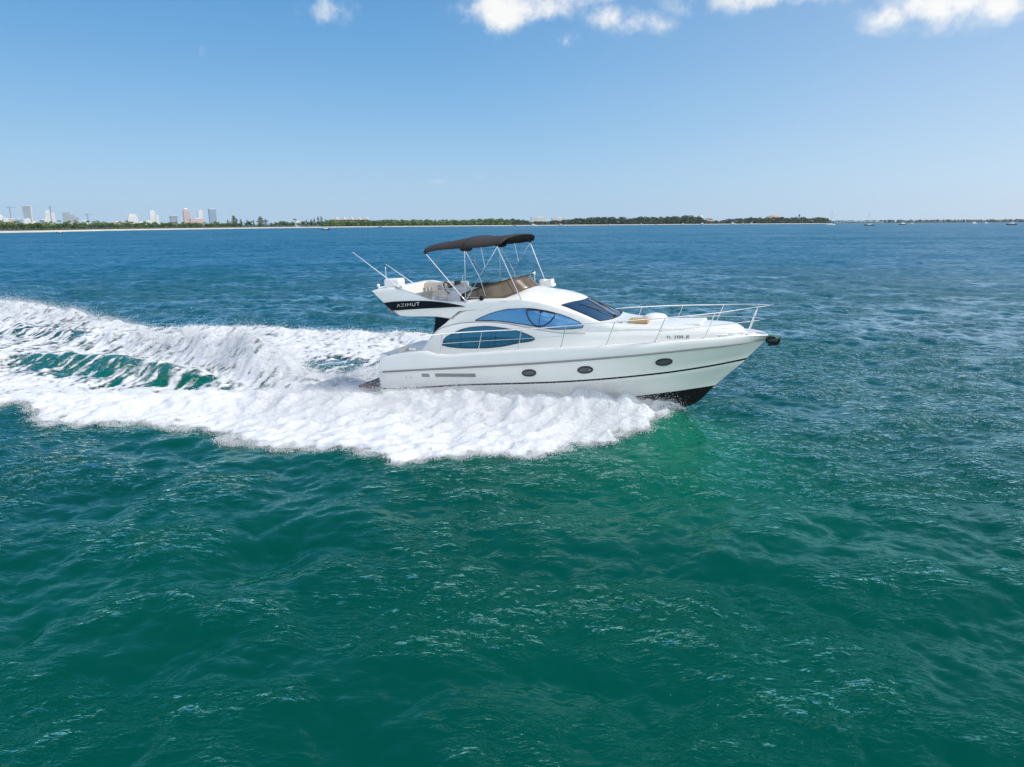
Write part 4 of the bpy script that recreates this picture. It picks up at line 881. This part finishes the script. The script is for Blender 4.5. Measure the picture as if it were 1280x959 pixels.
# ---- stern: swim platform, ladder rail, cockpit bulkhead
mb = MB(); mb.rbox((-.62, 0, .36), (1.15, 3.3, .10), .04); plat = mb.build('swim_platform', M_teak, yacht)
mb = MB(); mb.tube([(-.10, -1.55, .46), (-.16, -1.55, .95), (-.04, -1.55, 1.05)], .02, 8); mb.build('boarding_rail', M_steel, plat)
mb = MB(); mb.add([(1.75, -1.45, 1.66), (1.75, 1.45, 1.66), (2.75, 1.45, 2.98), (2.75, -1.45, 2.98)], [(0, 1, 2, 3)]); mb.build('saloon_door', M_glassF, yacht)

# ------------------------------------------------------------------ the far shore: land, beach, trees, towers, boats
HOR = lambda px: 282.0 - 0.0043 * px                       # where eye level lies, used only to turn sizes in the survey notes into metres
def at(px, D): return (px - 640) / FOC * 0.975 * D + 0.0, D
def m_per_px(D): return D * 0.975 / FOC
shoreD = pchip([-300, 0, 180, 280, 320, 480, 640, 800, 1000, 1280, 1600], [540, 620, 880, 1060, 1150, 1500, 1850, 2150, 2600, 3100, 3400])
def haze_tint(c, D): return c
M_sand = mat('pale_beach_sand', (0.62, 0.56, 0.46), 0.9, noise=(0.05, 0.12))
M_land = mat('shore_ground', (0.055, 0.075, 0.03), 0.9, noise=(0.03, 0.4))
def strip_land():
    px = np.concatenate([np.arange(-300, 1040, 8.0)]); v, f = [], []
    rows = [(-2, -.4), (6, .7), (16, 1.5), (24, 1.7), (300, 2.2), (2500, 2.5)]
    rng = random.Random(4)
    for p in px:
        D = float(shoreD(p)) + rng.uniform(-4, 4)
        for dd, z in rows:
            x, y = at(p, D); k = (D + dd) / D; v.append((x * k, y * k, z))
    k = len(rows)
    for i in range(len(px) - 1):
        for j in range(k - 1): f.append((i * k + j, (i + 1) * k + j, (i + 1) * k + j + 1, i * k + j + 1))
    mi = [0 if (q[0] % k) < 2 else 1 for q in f]
    o = link_mesh('land', v, f, M_sand, None, True, [M_sand, M_land], mi); tag(o, 'low wooded shore with a narrow pale beach', kind='structure')
    v, f = [], []; px = np.arange(1010, 1620, 10.0)
    for p in px:
        for dd, z in ((0, -.4), (8, 1.2), (700, 2)):
            D = 3900 + 20 * math.sin(p * .05) + dd; x, y = at(p, D); v.append((x, y, z))
    for i in range(len(px) - 1):
        for j in range(2): f.append((i * 3 + j, (i + 1) * 3 + j, (i + 1) * 3 + j + 1, i * 3 + j + 1))
    o = link_mesh('far_shore', v, f, M_land, None, True); tag(o, 'thin low land far off at the right of the horizon', kind='structure')
strip_land()

def leaf_mat(name, c1, c2):
    m = mat(name, c1, 0.8, spec=0.2); t = m.node_tree; b = t.nodes['Principled BSDF']
    n = t.nodes.new('ShaderNodeTexNoise'); n.inputs['Scale'].default_value = 0.35; n.inputs['Detail'].default_value = 4
    g = t.nodes.new('ShaderNodeNewGeometry'); t.links.new(g.outputs['Position'], n.inputs['Vector'])
    oi = t.nodes.new('ShaderNodeObjectInfo'); ad = t.nodes.new('ShaderNodeMath'); ad.operation = 'MULTIPLY_ADD'
    t.links.new(oi.outputs['Random'], ad.inputs[0]); ad.inputs[1].default_value = 0.5; t.links.new(n.outputs[0], ad.inputs[2])
    r = t.nodes.new('ShaderNodeValToRGB'); r.color_ramp.elements[0].position = 0.35; r.color_ramp.elements[1].position = 1.05
    r.color_ramp.elements[0].color = (*c1, 1); r.color_ramp.elements[1].color = (*c2, 1); t.links.new(ad.outputs[0], r.inputs[0]); t.links.new(r.outputs[0], b.inputs['Base Color']); return m
M_palm = leaf_mat('palm_fronds', (0.055, 0.13, 0.036), (0.17, 0.22, 0.06)); M_leaf = leaf_mat('broad_leaves', (0.04, 0.11, 0.034), (0.12, 0.19, 0.055)); M_pine = leaf_mat('pine_needles', (0.03, 0.06, 0.03), (0.06, 0.09, 0.045))
M_bark = mat('grey_bark', (0.16, 0.12, 0.09), 0.9)
def clump(mb, c, r, rng, n=26, size=.9):
    for _ in range(n):
        d = Vector((rng.gauss(0, 1), rng.gauss(0, 1), rng.gauss(0, 1))).normalized(); p = Vector(c) + Vector((d.x * r[0], d.y * r[1], d.z * r[2])) * rng.uniform(.55, 1.05)
        u = d.cross(Vector((rng.uniform(-1, 1), rng.uniform(-1, 1), rng.uniform(-1, 1)))).normalized() * size * rng.uniform(.6, 1.3); w2 = d.cross(u).normalized() * size * rng.uniform(.5, 1.0) + d * rng.uniform(-.4, .4) * size
        mb.add([p - u, p + w2, p + u, p - w2 * .6], [(0, 1, 2, 3)])
def palm_tree(seed):
    rng = random.Random(seed); t = MB(); c = MB(); h = 8.5 + rng.random() * 2; lean = rng.uniform(-1, 1)
    top = Vector((lean, rng.uniform(-.5, .5), h)); t.tube([(0, 0, -.3), Vector((lean * .35, 0, h * .5)), top], [.28, .2, .15], 6)
    for i in range(17):
        a = i * 2.4 + rng.random() * .4; e = rng.uniform(-.5, .9); L = rng.uniform(2.4, 3.3); d = Vector((math.cos(a), math.sin(a), 0)); s = Vector((-d.y, d.x, 0))
        p0 = top; p1 = top + d * L * .5 + Vector((0, 0, L * .38 * e + .3)); p2 = top + d * L * (.95) + Vector((0, 0, L * .5 * (e - .9)))
        for q0, q1, w0, w1 in ((p0, p1, .2, .55), (p1, p2, .55, .1)): c.add([q0 - s * w0, q0 + s * w0 + Vector((0, 0, -.1)), q1 + s * w1 + Vector((0, 0, -.12)), q1 - s * w1], [(0, 1, 2, 3)])
    return t, c, M_palm
def broad_tree(seed):
    rng = random.Random(seed); t = MB(); c = MB(); t.tube([(0, 0, -.3), (.2, 0, 2.5), (.1, .2, 5)], [.4, .3, .2], 6)
    for _ in range(9):
        p = (rng.uniform(-3.6, 3.6), rng.uniform(-3, 3), rng.uniform(3.2, 7.8)); t.tube([(.1, 0, 2.6), p], [.14, .05], 4); s = rng.uniform(1.3, 2.1); clump(c, p, (s * 1.2, s, s * .85), rng, 30, .75)
    return t, c, M_leaf
def pine_tree(seed):
    rng = random.Random(seed); t = MB(); c = MB(); h = 19; t.tube([(0, 0, -.3), (.2, 0, h * .5), (0, .2, h * .92)], [.45, .3, .1], 6)
    for k in range(15):
        z = h * (.22 + .76 * k / 14); s = (1 - k / 14) * 2.8 + .9; a = k * 2.4
        p = (math.cos(a) * s * .8, math.sin(a) * s * .8, z + rng.uniform(-.5, .5)); t.tube([(0, 0, z - .8), p], [.09, .04], 4); clump(c, p, (1.7, 1.7, 1.1), rng, 17, .75)
    return t, c, M_pine
def proto(fn, seed, name, label, group):
    t, c, m = fn(seed); root = empty(name); tag(root, label, 'tree', group)
    t.build('trunk', M_bark, root, smooth=True); o = link_mesh('crown', c.v, c.f, m, root, False); return root
def copy_tree(o, parent=None):
    c = o.copy(); COL.objects.link(c)
    if parent is not None: c.parent = parent
    for ch in list(o.children): copy_tree(ch, c)
    return c
GP, GB, GC = 'palms behind the beach', 'broadleaf trees along the shore', 'tall feathery pines on the shore'
PR = {'palm': [proto(palm_tree, s, 'palm_tree', 'green coconut palm in the row of palms behind the pale beach', GP) for s in (1, 2, 3, 4)],
      'broad': [proto(broad_tree, s, 'broadleaf_tree', 'bushy green broadleaf tree among the palms along the shore', GB) for s in (5, 6, 7)],
      'pine': [proto(pine_tree, s, 'pine_tree', 'tall dark feathery pine standing above the lower shore trees', GC) for s in (8, 9, 10)]}
used = set()
def plant(kind, px, back, sc):
    ps = PR[kind]; k = RNG.randrange(len(ps)); o = ps[k]
    if o.name in used: o = copy_tree(ps[k])
    used.add(ps[k].name)
    D = float(shoreD(px)) + back; x, y = at(px, D); o.location = (x, y, 1.4); o.rotation_euler.z = RNG.uniform(0, 6.28); o.scale = (sc * RNG.uniform(.9, 1.15), sc * RNG.uniform(.9, 1.15), sc)
RNG = random.Random(12)
px = -6.0
while px < 296:      # palms in front
    k = RNG.random(); plant('palm' if k < .68 else 'broad', px, RNG.uniform(26, 75), RNG.uniform(.62, .90)); px += RNG.uniform(1.6, 3.2) * (1 if px < 200 else .8)
px = -4.0
while px < 300:
    plant('broad', px, RNG.uniform(80, 140), RNG.uniform(.75, 1.0)); px += RNG.uniform(3.5, 6)
px = 296.0
while px < 480:
    k = RNG.random(); D = float(shoreD(px)); plant('broad' if k < .72 else 'palm', px, RNG.uniform(30, 110), RNG.uniform(.95, 1.3) * D / 1250); px += RNG.uniform(3.4, 5.4)
for p, s in ((293, 1.0), (294.5, .92), (318, .66), (325, .85), (327, .97), (329, .8), (333, .7), (394, .8), (399, .95), (403, .98), (286, .62), (297, .75), (302, .7), (310, .62), (390, .7), (408, .75), (384, .66)): plant('pine', p, RNG.uniform(60, 130), s * 1.0)
for ps in PR.values():
    for o in ps:
        if o.name not in used: bpy.data.objects.remove(o)
# beyond that the woods read as one mass
def treeline(name, p0, p1, hfun, label, m, depth, seed, dens=1.0, Dfun=shoreD):
    rng = random.Random(seed); mb = MB(); p = p0
    while p < p1:
        D = float(Dfun(p)); h = hfun(p) * m_per_px(D) * rng.uniform(.68, 1.03)
        for k in range(2):
            x, y = at(p + rng.uniform(-1, 1), D + rng.uniform(20, depth)); r = max(h * rng.uniform(.28, .42), 2.2)
            for zc in (r * .8, h - r * .75): clump(mb, (x, y, zc + 1.2), (r * 1.1, r, r * .8), rng, 20, r * .42)
        p += rng.uniform(.9, 1.9) / dens
    o = link_mesh(name, mb.v, mb.f, m, None, False); tag(o, label, kind='stuff'); return o
treeline('woods', 404, 640, lambda p: np.interp(p, [404, 440, 480, 520, 560, 600, 640], [8.5, 8, 8.5, 8.6, 8, 8.8, 9.0]), 'green woods along the middle of the far shore', M_leaf, 160, 31)
treeline('woods', 640, 1046, lambda p: np.interp(p, [640, 668, 705, 724, 775, 790, 800, 816, 860, 872, 884, 900, 920, 950, 1000, 1020, 1030, 1042], [9, 5.5, 6.5, 9.8, 9.6, 8.5, 10.8, 9.5, 11.4, 10.5, 5, 4.5, 7.5, 8.5, 8.5, 7.5, 8.6, 3]), 'dark green woods on the far point of land', M_pine, 200, 32)
treeline('woods', 1046, 1620, lambda p: np.interp(p, [1046, 1080, 1110, 1170, 1230, 1280, 1500], [3.4, 3.2, 3.6, 3.8, 3.6, 4.2, 4]), 'thin blue green tree line at the right end of the horizon', M_pine, 150, 33, .8, lambda p: 3900)

def facade(name, wall, glass, sx_, sz_, frac=.5, rough=.5):
    """storeys and window bays as a pattern on one wall"""
    m = mat(name, wall, rough); t = m.node_tree; b = t.nodes['Principled BSDF']; tcn = t.nodes.new('ShaderNodeTexCoord'); sp = t.nodes.new('ShaderNodeSeparateXYZ'); t.links.new(tcn.outputs['Object'], sp.inputs[0])
    def mth(op, a, c):
        n = t.nodes.new('ShaderNodeMath'); n.operation = op
        for i, q in enumerate((a, c)):
            if isinstance(q, (int, float)): n.inputs[i].default_value = q
            else: t.links.new(q, n.inputs[i])
        return n.outputs[0]
    hx_ = mth('LESS_THAN', mth('FRACT', mth('DIVIDE', mth('ADD', sp.outputs[0], sp.outputs[1]), sx_), 0), frac + .15); hz = mth('LESS_THAN', mth('FRACT', mth('DIVIDE', sp.outputs[2], sz_), 0), frac)
    mx = t.nodes.new('ShaderNodeMix'); mx.data_type = 'RGBA'; t.links.new(mth('MULTIPLY', hx_, hz), mx.inputs[0]); mx.inputs[6].default_value = (*wall, 1); mx.inputs[7].default_value = (*glass, 1); t.links.new(mx.outputs[2], b.inputs['Base Color']); return m
F_white = facade('white_facade', (.82, .82, .81), (.45, .50, .57), 5, 3.4, .36); F_grey = facade('grey_facade', (.42, .47, .52), (.24, .30, .36), 4, 3.4); F_blue = facade('blue_facade', (.34, .45, .57), (.18, .27, .38), 5, 3.4)
F_pink = facade('pink_facade', (.78, .58, .55), (.26, .22, .25), 5, 3.4); F_cream = facade('cream_facade', (.58, .52, .44), (.2, .2, .22), 7, 3.6); M_conc = mat('pale_concrete', (.85, .84, .82), .7); M_dgrey = mat('dark_grey_steel', (.10, .12, .14), .6); M_redroof = mat('terracotta_roof', (.36, .16, .12), .8); M_tanroof = mat('tan_dome_roof', (.50, .37, .24), .7); M_brownw = mat('brown_facade', (.26, .16, .13), .7)
def bld(pxc, wpx, top, D, m, label, shape='box', cat='building', name='tower', ratio=.8, rot=.6, gab=None):
    """a building with wall, roof slab and plant room"""
    s = m_per_px(D); x, y = at(pxc, D); w_ = wpx * s / (math.cos(rot) + ratio * math.sin(rot)); h = (HOR(pxc) - top) * s + CAM_H; d_ = w_ * ratio
    root = empty(name, (x, y, 0)); root.rotation_euler.z = rot; tag(root, label, cat)
    mb = MB(); rf = MB()
    if shape == 'box':
        mb.box((0, 0, h / 2 - .6), (w_, d_, h - 1.2)); rf.box((0, 0, h - .9), (w_ * 1.02, d_ * 1.02, .6)); rf.box((w_ * .1, 0, h), (w_ * .4, d_ * .5, 1.4))
    elif shape == 'flare':
        n = 8; mb.add([(a * w_ / 2 * k, b * d_ / 2 * k, z) for z, k in ((0, .80), (h * .75, .88), (h - 1, 1.0)) for a, b in ((-1, -1), (1, -1), (1, 1), (-1, 1))], [(i * 4 + j, i * 4 + (j + 1) % 4, i * 4 + 4 + (j + 1) % 4, i * 4 + 4 + j) for i in range(2) for j in range(4)]); rf.box((0, 0, h - .5), (w_ * 1.03, d_ * 1.03, 1.0))
    elif shape == 'peak':
        mb.box((0, 0, h * .42), (w_, d_, h * .84)); mb.box((0, 0, h * .88), (w_ * .62, d_ * .7, h * .10)); rf.add([(a * w_ * .3, b * d_ * .35, h * .93) for a, b in ((-1, -1), (1, -1), (1, 1), (-1, 1))] + [(0, 0, h)], [(0, 1, 4), (1, 2, 4), (2, 3, 4), (3, 0, 4)])
    elif shape == 'dome':
        mb.prism([(-w_ / 2, 0)] + [(-w_ / 2 * math.cos(a), h * .62 + h * .38 * math.sin(a)) for a in np.linspace(0, math.pi, 13)] + [(w_ / 2, 0)], 1, -d_ / 2, d_ / 2); rf.prism([(-w_ * .52 * math.cos(a), h * .62 + h * .40 * math.sin(a)) for a in np.linspace(.5, math.pi - .5, 9)] + [(w_ * .40, h * .7 + h * .1), (-w_ * .40, h * .8)], 1, -d_ * .51, d_ * .51)
    elif shape == 'step':
        for i, (k0, k1, hh) in enumerate(((-.5, -.05, 1.0), (-.05, .25, .86), (.25, .5, .70))): mb.box(((k0 + k1) / 2 * w_, 0, h * hh / 2), ((k1 - k0) * w_ - .1, d_ * (1 - .07 * i), h * hh)); rf.box(((k0 + k1) / 2 * w_, 0, h * hh + .4), ((k1 - k0) * w_ * .8, d_ * .6, .9))
    elif shape == 'gable':
        mb.box((0, 0, h * .38), (w_, d_, h * .76))
        k = max(1, int(w_ / (d_ * 2.2)))
        for i in range(k):
            a, b = -w_ / 2 + w_ * i / k, -w_ / 2 + w_ * (i + 1) / k; rf.prism([(a + .2, h * .77), (b - .2, h * .77), ((a + b) / 2 + (b - a) * .2, h), ((a + b) / 2 - (b - a) * .2, h)], 1, -d_ * .53, d_ * .53)
    mb.build('wall', m, root, False); rf.build('roof', (gab or M_redroof) if shape == 'gable' else M_conc, root, False); return root
bld(2.5, 9, 268.5, 2700, F_white, 'white building with a curved roof at the left edge of the skyline', 'dome')
bld(9.5, 7, 273, 2700, F_white, 'low white block between the curved roof and the leftmost crane')
bld(17, 6.5, 273.2, 2650, F_pink, 'low pale block standing right under the leftmost crane')
bld(25.5, 9, 274, 2750, F_blue, 'low blue glass block left of the flared grey tower')
bld(37, 11.5, 258.3, 3000, F_grey, 'tallest grey glass tower, widening towards its flat top', 'flare')
bld(42.3, 2.6, 257.8, 3050, F_white, 'slim white slab tower against the flared grey tower')
bld(36, 9, 273.5, 2650, F_white, 'white block in front of the foot of the flared grey tower')
bld(44.5, 5, 277, 2500, M_conc, 'small plain white block right of the flared grey tower')
bld(54, 14, 279.3, 2300, F_cream, 'long low building with red tiled roofs among the palms', 'gable', ratio=.25, name='building')
bld(54.5, 4.5, 275, 2800, F_blue, 'small blue block over the long red tiled roofs')
bld(59, 3.5, 273.5, 2750, F_white, 'narrow white block right beside the white twin towers')
bld(62.3, 6, 263.8, 2900, F_white, 'higher one of the two white twin towers beside the second crane')
bld(69, 5, 266.8, 2950, F_white, 'lower one of the two white twin towers beside the second crane')
bld(90.5, 18, 265.8, 2900, F_grey, 'pale grey tower stepping down to the right in three parts', 'step', ratio=.5)
bld(107.5, 7.5, 276, 2700, F_white, 'low white block beside the crane right of the stepped tower')
bld(148, 16, 277.2, 2500, F_pink, 'long low pinkish building left of the domed white block', ratio=.3, name='building')
bld(167.5, 13, 268.2, 2800, F_white, 'wide white block with a rounded crown', 'dome', ratio=.6)
bld(178, 8.5, 277, 2500, M_conc, 'plain low white hall right of the rounded crown block', name='building')
bld(186.5, 7, 276, 2550, F_white, 'low white block at the left foot of the slender white and blue tower')
bld(192.5, 8, 263.8, 2900, F_white, 'slender white and blue tower standing alone, taller than its annex')
bld(198.5, 3.6, 269.2, 2880, F_white, 'lower annex against the right side of the slender white and blue tower')
bld(218.5, 11, 270.2, 2900, F_grey, 'low grey block with a flat overhanging top left of the pink tower', 'flare')
bld(235, 9, 260.5, 2900, F_pink, 'pink tower with a pointed top', 'peak')
bld(247.5, 17, 273.3, 2700, F_pink, 'low pale pink block between the pink tower and the blue tower', ratio=.4)
bld(252.5, 7, 263.8, 2950, F_white, 'white tower with dark glass between the pink tower and the blue tower')
bld(267.5, 10, 261.8, 2900, F_blue, 'blue glass tower, rightmost of the skyline')
bld(373, 8, 277.2, 1330, F_white, 'small white house by the beach among the broadleaf trees', name='house')
bld(439, 47, 272.2, 1900, M_brownw, 'long brown hotel with a row of white gables over the trees', 'gable', ratio=.08, rot=0.0, name="hotel", gab=M_conc)
bld(674, 20, 271.8, 2250, F_white, 'white hotel block, wider of the two above the woods', ratio=.4, rot=.1, name='hotel')
bld(698.5, 17, 272.2, 2300, F_white, 'white hotel block right of the wider white hotel', ratio=.4, rot=.1, name='hotel')
bld(876.5, 7, 269.6, 2650, F_white, 'white block standing at the end of the tall pine woods', name='building')
bld(887, 12, 273.3, 2600, F_cream, 'low cream building with a red roof beside the white block', 'gable', ratio=.3, name='building')
def arena():
    D = 2700; s = m_per_px(D); x, y = at(968, D); root = empty('arena', (x, y, 0)); tag(root, 'round hall with a tan domed roof and dark front on the far point', 'arena'); r = 10.5 * s; h = (HOR(968) - 269) * s + CAM_H
    mb = MB(); mb.tube([(0, 0, 0), (0, 0, h * .58)], r, 28); mb.build('wall', F_white, root)
    mb = MB(); mb.ell((0, 0, h * .58), (r * 1.02, r * 1.02, h * .42), 28, 12, zmin=0); mb.build('roof', M_tanroof, root)
    mb = MB(); mb.box((-r * .95, -r * .3, h * .3), (r * .8, r, h * .6)); mb.build('wing', F_blue, root)
arena()
def water_tower():
    D = 2900; s = m_per_px(D); x, y = at(999.5, D); root = empty('water_tower', (x, y, 0)); h = (HOR(999) - 268) * s + CAM_H; tag(root, 'slim dark water tower rising above the woods of the far point', 'tower')
    mb = MB(); mb.tube([(0, 0, 0), (0, 0, h * .8)], 1.6, 10); mb.build('shaft', M_dgrey, root); mb = MB(); mb.ell((0, 0, h * .88), (3.4, 3.4, h * .12)); mb.build('tank', M_dgrey, root)
water_tower()
def crane(pxc, top, D, ang, label):
    s = m_per_px(D); x, y = at(pxc, D); h = (HOR(pxc) - top) * s + CAM_H; root = empty('tower_crane', (x, y, 0)); tag(root, label, 'crane'); root.rotation_euler.z = ang
    mb = MB()
    for a in (-1, 1):
        for b in (-1, 1): mb.tube([(a, b, 0), (a, b, h * .9)], .28, 4)
    for i in range(int(h * .9 / 4)): z = i * 4; sg = 1 if i % 2 else -1; mb.tube([(-sg, -1, z), (sg, -1, z + 4)], .18, 4); mb.tube([(-sg, 1, z), (sg, 1, z + 4)], .18, 4)
    mb.build('mast', M_dgrey, root); mb = MB(); mb.tube([(0, 0, h * .9), (0, 0, h)], .5, 4); mb.tube([(-9, 0, h * .9), (28, 0, h * .9)], .4, 4); mb.tube([(0, 0, h), (22, 0, h * .9)], .15, 4); mb.tube([(0, 0, h), (-9, 0, h * .9)], .15, 4); mb.box((-8, 0, h * .9 - 1.2), (3, 2, 2.4)); mb.build('jib', M_dgrey, root)
crane(16.2, 257.5, 3000, 1.3, 'leftmost construction crane over the low white blocks'); crane(66.3, 257.5, 3000, 1.9, 'construction crane standing between the white twin towers'); crane(111.7, 267, 2900, 1.2, 'short construction crane right of the stepped grey tower')
def bridge():
    D = 3500; mb = MB(); pr = []; a, b = at(1044, D + 60), at(1104, D - 80); A, B = Vector((a[0], a[1], 0)), Vector((b[0], b[1], 0)); root = empty('bridge', A); tag(root, 'long low pale bridge on piers crossing to the far shore', 'bridge')
    d = B - A; n = 14; z = lambda k: 4.2 + 5.0 * math.sin(k * math.pi) ** .8
    pts = [d * (k / n) + Vector((0, 0, z(k / n))) for k in range(n + 1)]; sdir_ = Vector((-d.y, d.x, 0)).normalized() * 5
    for i in range(n):
        p, q = pts[i], pts[i + 1]; mb.add([p - sdir_, p + sdir_, q + sdir_, q - sdir_, p - sdir_ + Vector((0, 0, -1.8)), p + sdir_ + Vector((0, 0, -1.8)), q + sdir_ + Vector((0, 0, -1.8)), q - sdir_ + Vector((0, 0, -1.8))], [(0, 3, 2, 1), (4, 5, 6, 7), (0, 1, 5, 4), (2, 3, 7, 6), (0, 4, 7, 3), (1, 2, 6, 5)])
    mb.build('roadway', M_conc, root, False)
    for i in range(n + 1):
        m2 = MB(); p = pts[i]; m2.tube([(p.x, p.y, -1), (p.x, p.y, p.z - 1.8)], 1.5, 8); m2.build('pier', M_conc, root)
bridge()
# ---- boats lying off the shore
def boat_hull(mb, L, b, fb, mi=0):
    st = [(-.5, .85), (-.2, 1.0), (.15, .95), (.35, .62), (.5, .02)]; v = []
    for k, w_ in st:
        sh = fb * (1 + .35 * max(0, k)); v += [(k * L, -w_ * b / 2, sh), (k * L * .97, -w_ * b * .38, 0), (k * L * .95, 0, -.35), (k * L * .97, w_ * b * .38, 0), (k * L, w_ * b / 2, sh)]
    mb.add(v, [(i * 5 + j, (i + 1) * 5 + j, (i + 1) * 5 + j + 1, i * 5 + j + 1) for i in range(4) for j in range(4)] + [(0, 1, 2, 3, 4)] + [(i * 5, i * 5 + 4, (i + 1) * 5 + 4, (i + 1) * 5) for i in range(4)], mi)
M_bhull = mat('white_boat_hull', (.75, .75, .74), .4); M_dhull = mat('dark_boat_hull', (.025, .035, .05), .4); M_bwin = mat('boat_window', (.03, .05, .07), .1)
def motorboat(pxc, wl, L, label, dark=False, fly=False, rot=0.0, name='motorboat'):
    D = CAM_H * FOC * .975 / max(wl - HOR(pxc), .8); D = min(D, float(shoreD(pxc)) - 25) if pxc < 1040 else min(D, 3300); x, y = at(pxc, D); root = empty(name, (x, y, 0)); root.rotation_euler.z = rot; tag(root, label, 'boat')
    mb = MB(); boat_hull(mb, L, L * .3, L * .10); mb.build('hull', M_dhull if dark else M_bhull, root)
    mb = MB(); mb.rbox((-.02 * L, 0, L * .10), (L * .46, L * .22, L * .11), L * .04); cab = mb.build('cabin', M_bhull, root); mb = MB(); mb.rbox((-.02 * L, 0, L * .135), (L * .42, L * .226, L * .04), L * .03); mb.build('window', M_bwin, cab)
    mb = MB()
    if fly:
        mb.rbox((-.08 * L, 0, L * .21), (L * .26, L * .18, L * .05), L * .02)
        for a in (-.18, .02):
            for b in (-.07, .07): mb.tube([(a * L, b * L, L * .21), (a * L, b * L, L * .36)], .05, 5)
        mb.rbox((-.08 * L, 0, L * .36), (L * .27, L * .19, L * .02), L * .01); mb.build('flybridge', M_bhull, root)
    else: mb.tube([(-.1 * L, 0, L * .2), (-.14 * L, 0, L * .42)], .05, 5); mb.build('mast', M_dgrey, root)
def sailboat(pxc, wl, top, L, label, rot, dark):
    D = min(CAM_H * FOC * .975 / (wl - HOR(pxc)), 3200); D = min(D, float(shoreD(pxc)) - 40) if pxc < 1042 else D; x, y = at(pxc, D); root = empty('sailboat', (x, y, 0)); root.rotation_euler.z = rot; tag(root, label, 'sailboat'); h = (HOR(pxc) - top) * m_per_px(D) + CAM_H
    mb = MB(); boat_hull(mb, L, L * .27, L * .09); mb.build('hull', M_dhull if dark else M_bhull, root); mb = MB(); mb.rbox((0, 0, L * .09), (L * .34, L * .15, L * .05), L * .03); mb.build('cabin', M_bhull, root)
    mb = MB(); mb.tube([(.08 * L, 0, L * .08), (.08 * L, 0, h)], .12, 6); mb.build('mast', M_dgrey, root); mb = MB(); mb.tube([(.07 * L, 0, L * .19), (-.36 * L, 0, L * .19)], .28, 6); mb.build('boom', M_bhull, root)
    mb = MB(); mb.tube([(.49 * L, 0, L * .12), (.08 * L, 0, h)], .05, 4); mb.tube([(-.49 * L, 0, L * .1), (.08 * L, 0, h)], .05, 4); mb.build('stay', M_dgrey, root)
motorboat(407.5, 287.2, 9, 'dark motorboat moored off the beach, nearest of the far boats', True, rot=.1)
motorboat(73.5, 291.0, 6, 'small dark boat lying against the left beach', True, rot=2.9)
motorboat(476, 283.6, 8, 'small dark launch off the end of the brown hotel', True, rot=.3)
motorboat(594, 282.2, 9, 'small white boat alone off the middle woods', rot=.4)
motorboat(668, 282.4, 17, 'white motor yacht lying below the wider white hotel', fly=True, rot=.1)
motorboat(702, 281.6, 14, 'white cruiser lying below the right white hotel', fly=True, rot=3.0)
motorboat(644, 282.1, 9, 'grey and white boat left of the white motor yacht by the hotel', True, rot=.2)
motorboat(763, 281.0, 12, 'white boat, leftmost off the dark pine woods', rot=.2)
motorboat(803, 280.9, 12, 'white boat off the middle of the dark pine woods', fly=True, rot=.3)
motorboat(821, 280.6, 9, 'small white boat between two larger ones off the pine woods', rot=2.8)
motorboat(855, 280.5, 13, 'white flybridge boat off the tallest pine woods', fly=True, rot=.2)
motorboat(879, 280.4, 17, 'long white boat lying below the white block at the woods end', fly=True, rot=.0)
motorboat(899, 280.2, 9, 'small white boat off the gap in the woods', rot=.5)
motorboat(917, 279.6, 21, 'big white motor yacht left of the domed hall', fly=True, rot=.1)
motorboat(929.5, 280.2, 14, 'white boat right beside the big motor yacht', fly=True, rot=2.9)
motorboat(940.5, 279.8, 15, 'white cruiser between the big motor yacht and the domed hall', fly=True, rot=.2)
sailboat(1039.3, 281.3, 262.5, 20, 'white sailboat at anchor with the tallest mast', .1, False)
sailboat(1087.5, 281.8, 266, 16, 'dark hulled sailboat at anchor before the bridge', 3.0, True)
motorboat(1130, 281.0, 15, 'dark boat with a white top right of the sailboats', True, True, .2)
motorboat(1141, 279.8, 10, 'small white boat beyond the dark boat with a white top', rot=.1)
motorboat(1265.5, 281.0, 16, 'dark boat with a white top at the right end of the horizon', True, True, 2.9)
motorboat(1219, 279.6, 16, 'white boat lying off the thin right shore, left one of two', fly=True, rot=.1)
motorboat(1234, 279.4, 13, 'white boat lying off the thin right shore, right one of two', fly=True, rot=.1)
# haze: the air over the bay
def haze():
    mb = MB(); x0, x1, y0, y1, z0, z1 = -5200, 5200, -200, 5200, -30, 150
    mb.box(((x0 + x1) / 2, (y0 + y1) / 2, (z0 + z1) / 2), (x1 - x0, y1 - y0, z1 - z0)); m = bpy.data.materials.new('air'); m.use_nodes = True; t = m.node_tree; t.nodes.clear(); o_ = t.nodes.new('ShaderNodeOutputMaterial'); p = t.nodes.new('ShaderNodeVolumePrincipled'); p.inputs['Color'].default_value = (.82, .90, 1, 1); p.inputs['Density'].default_value = HAZE; p.inputs['Anisotropy'].default_value = 0.2
    t.links.new(p.outputs[0], o_.inputs['Volume']); o = mb.build('haze', m, None, False); tag(o, 'thin pale blue haze over the bay', kind='stuff')
HAZE = 3.2e-5
haze()
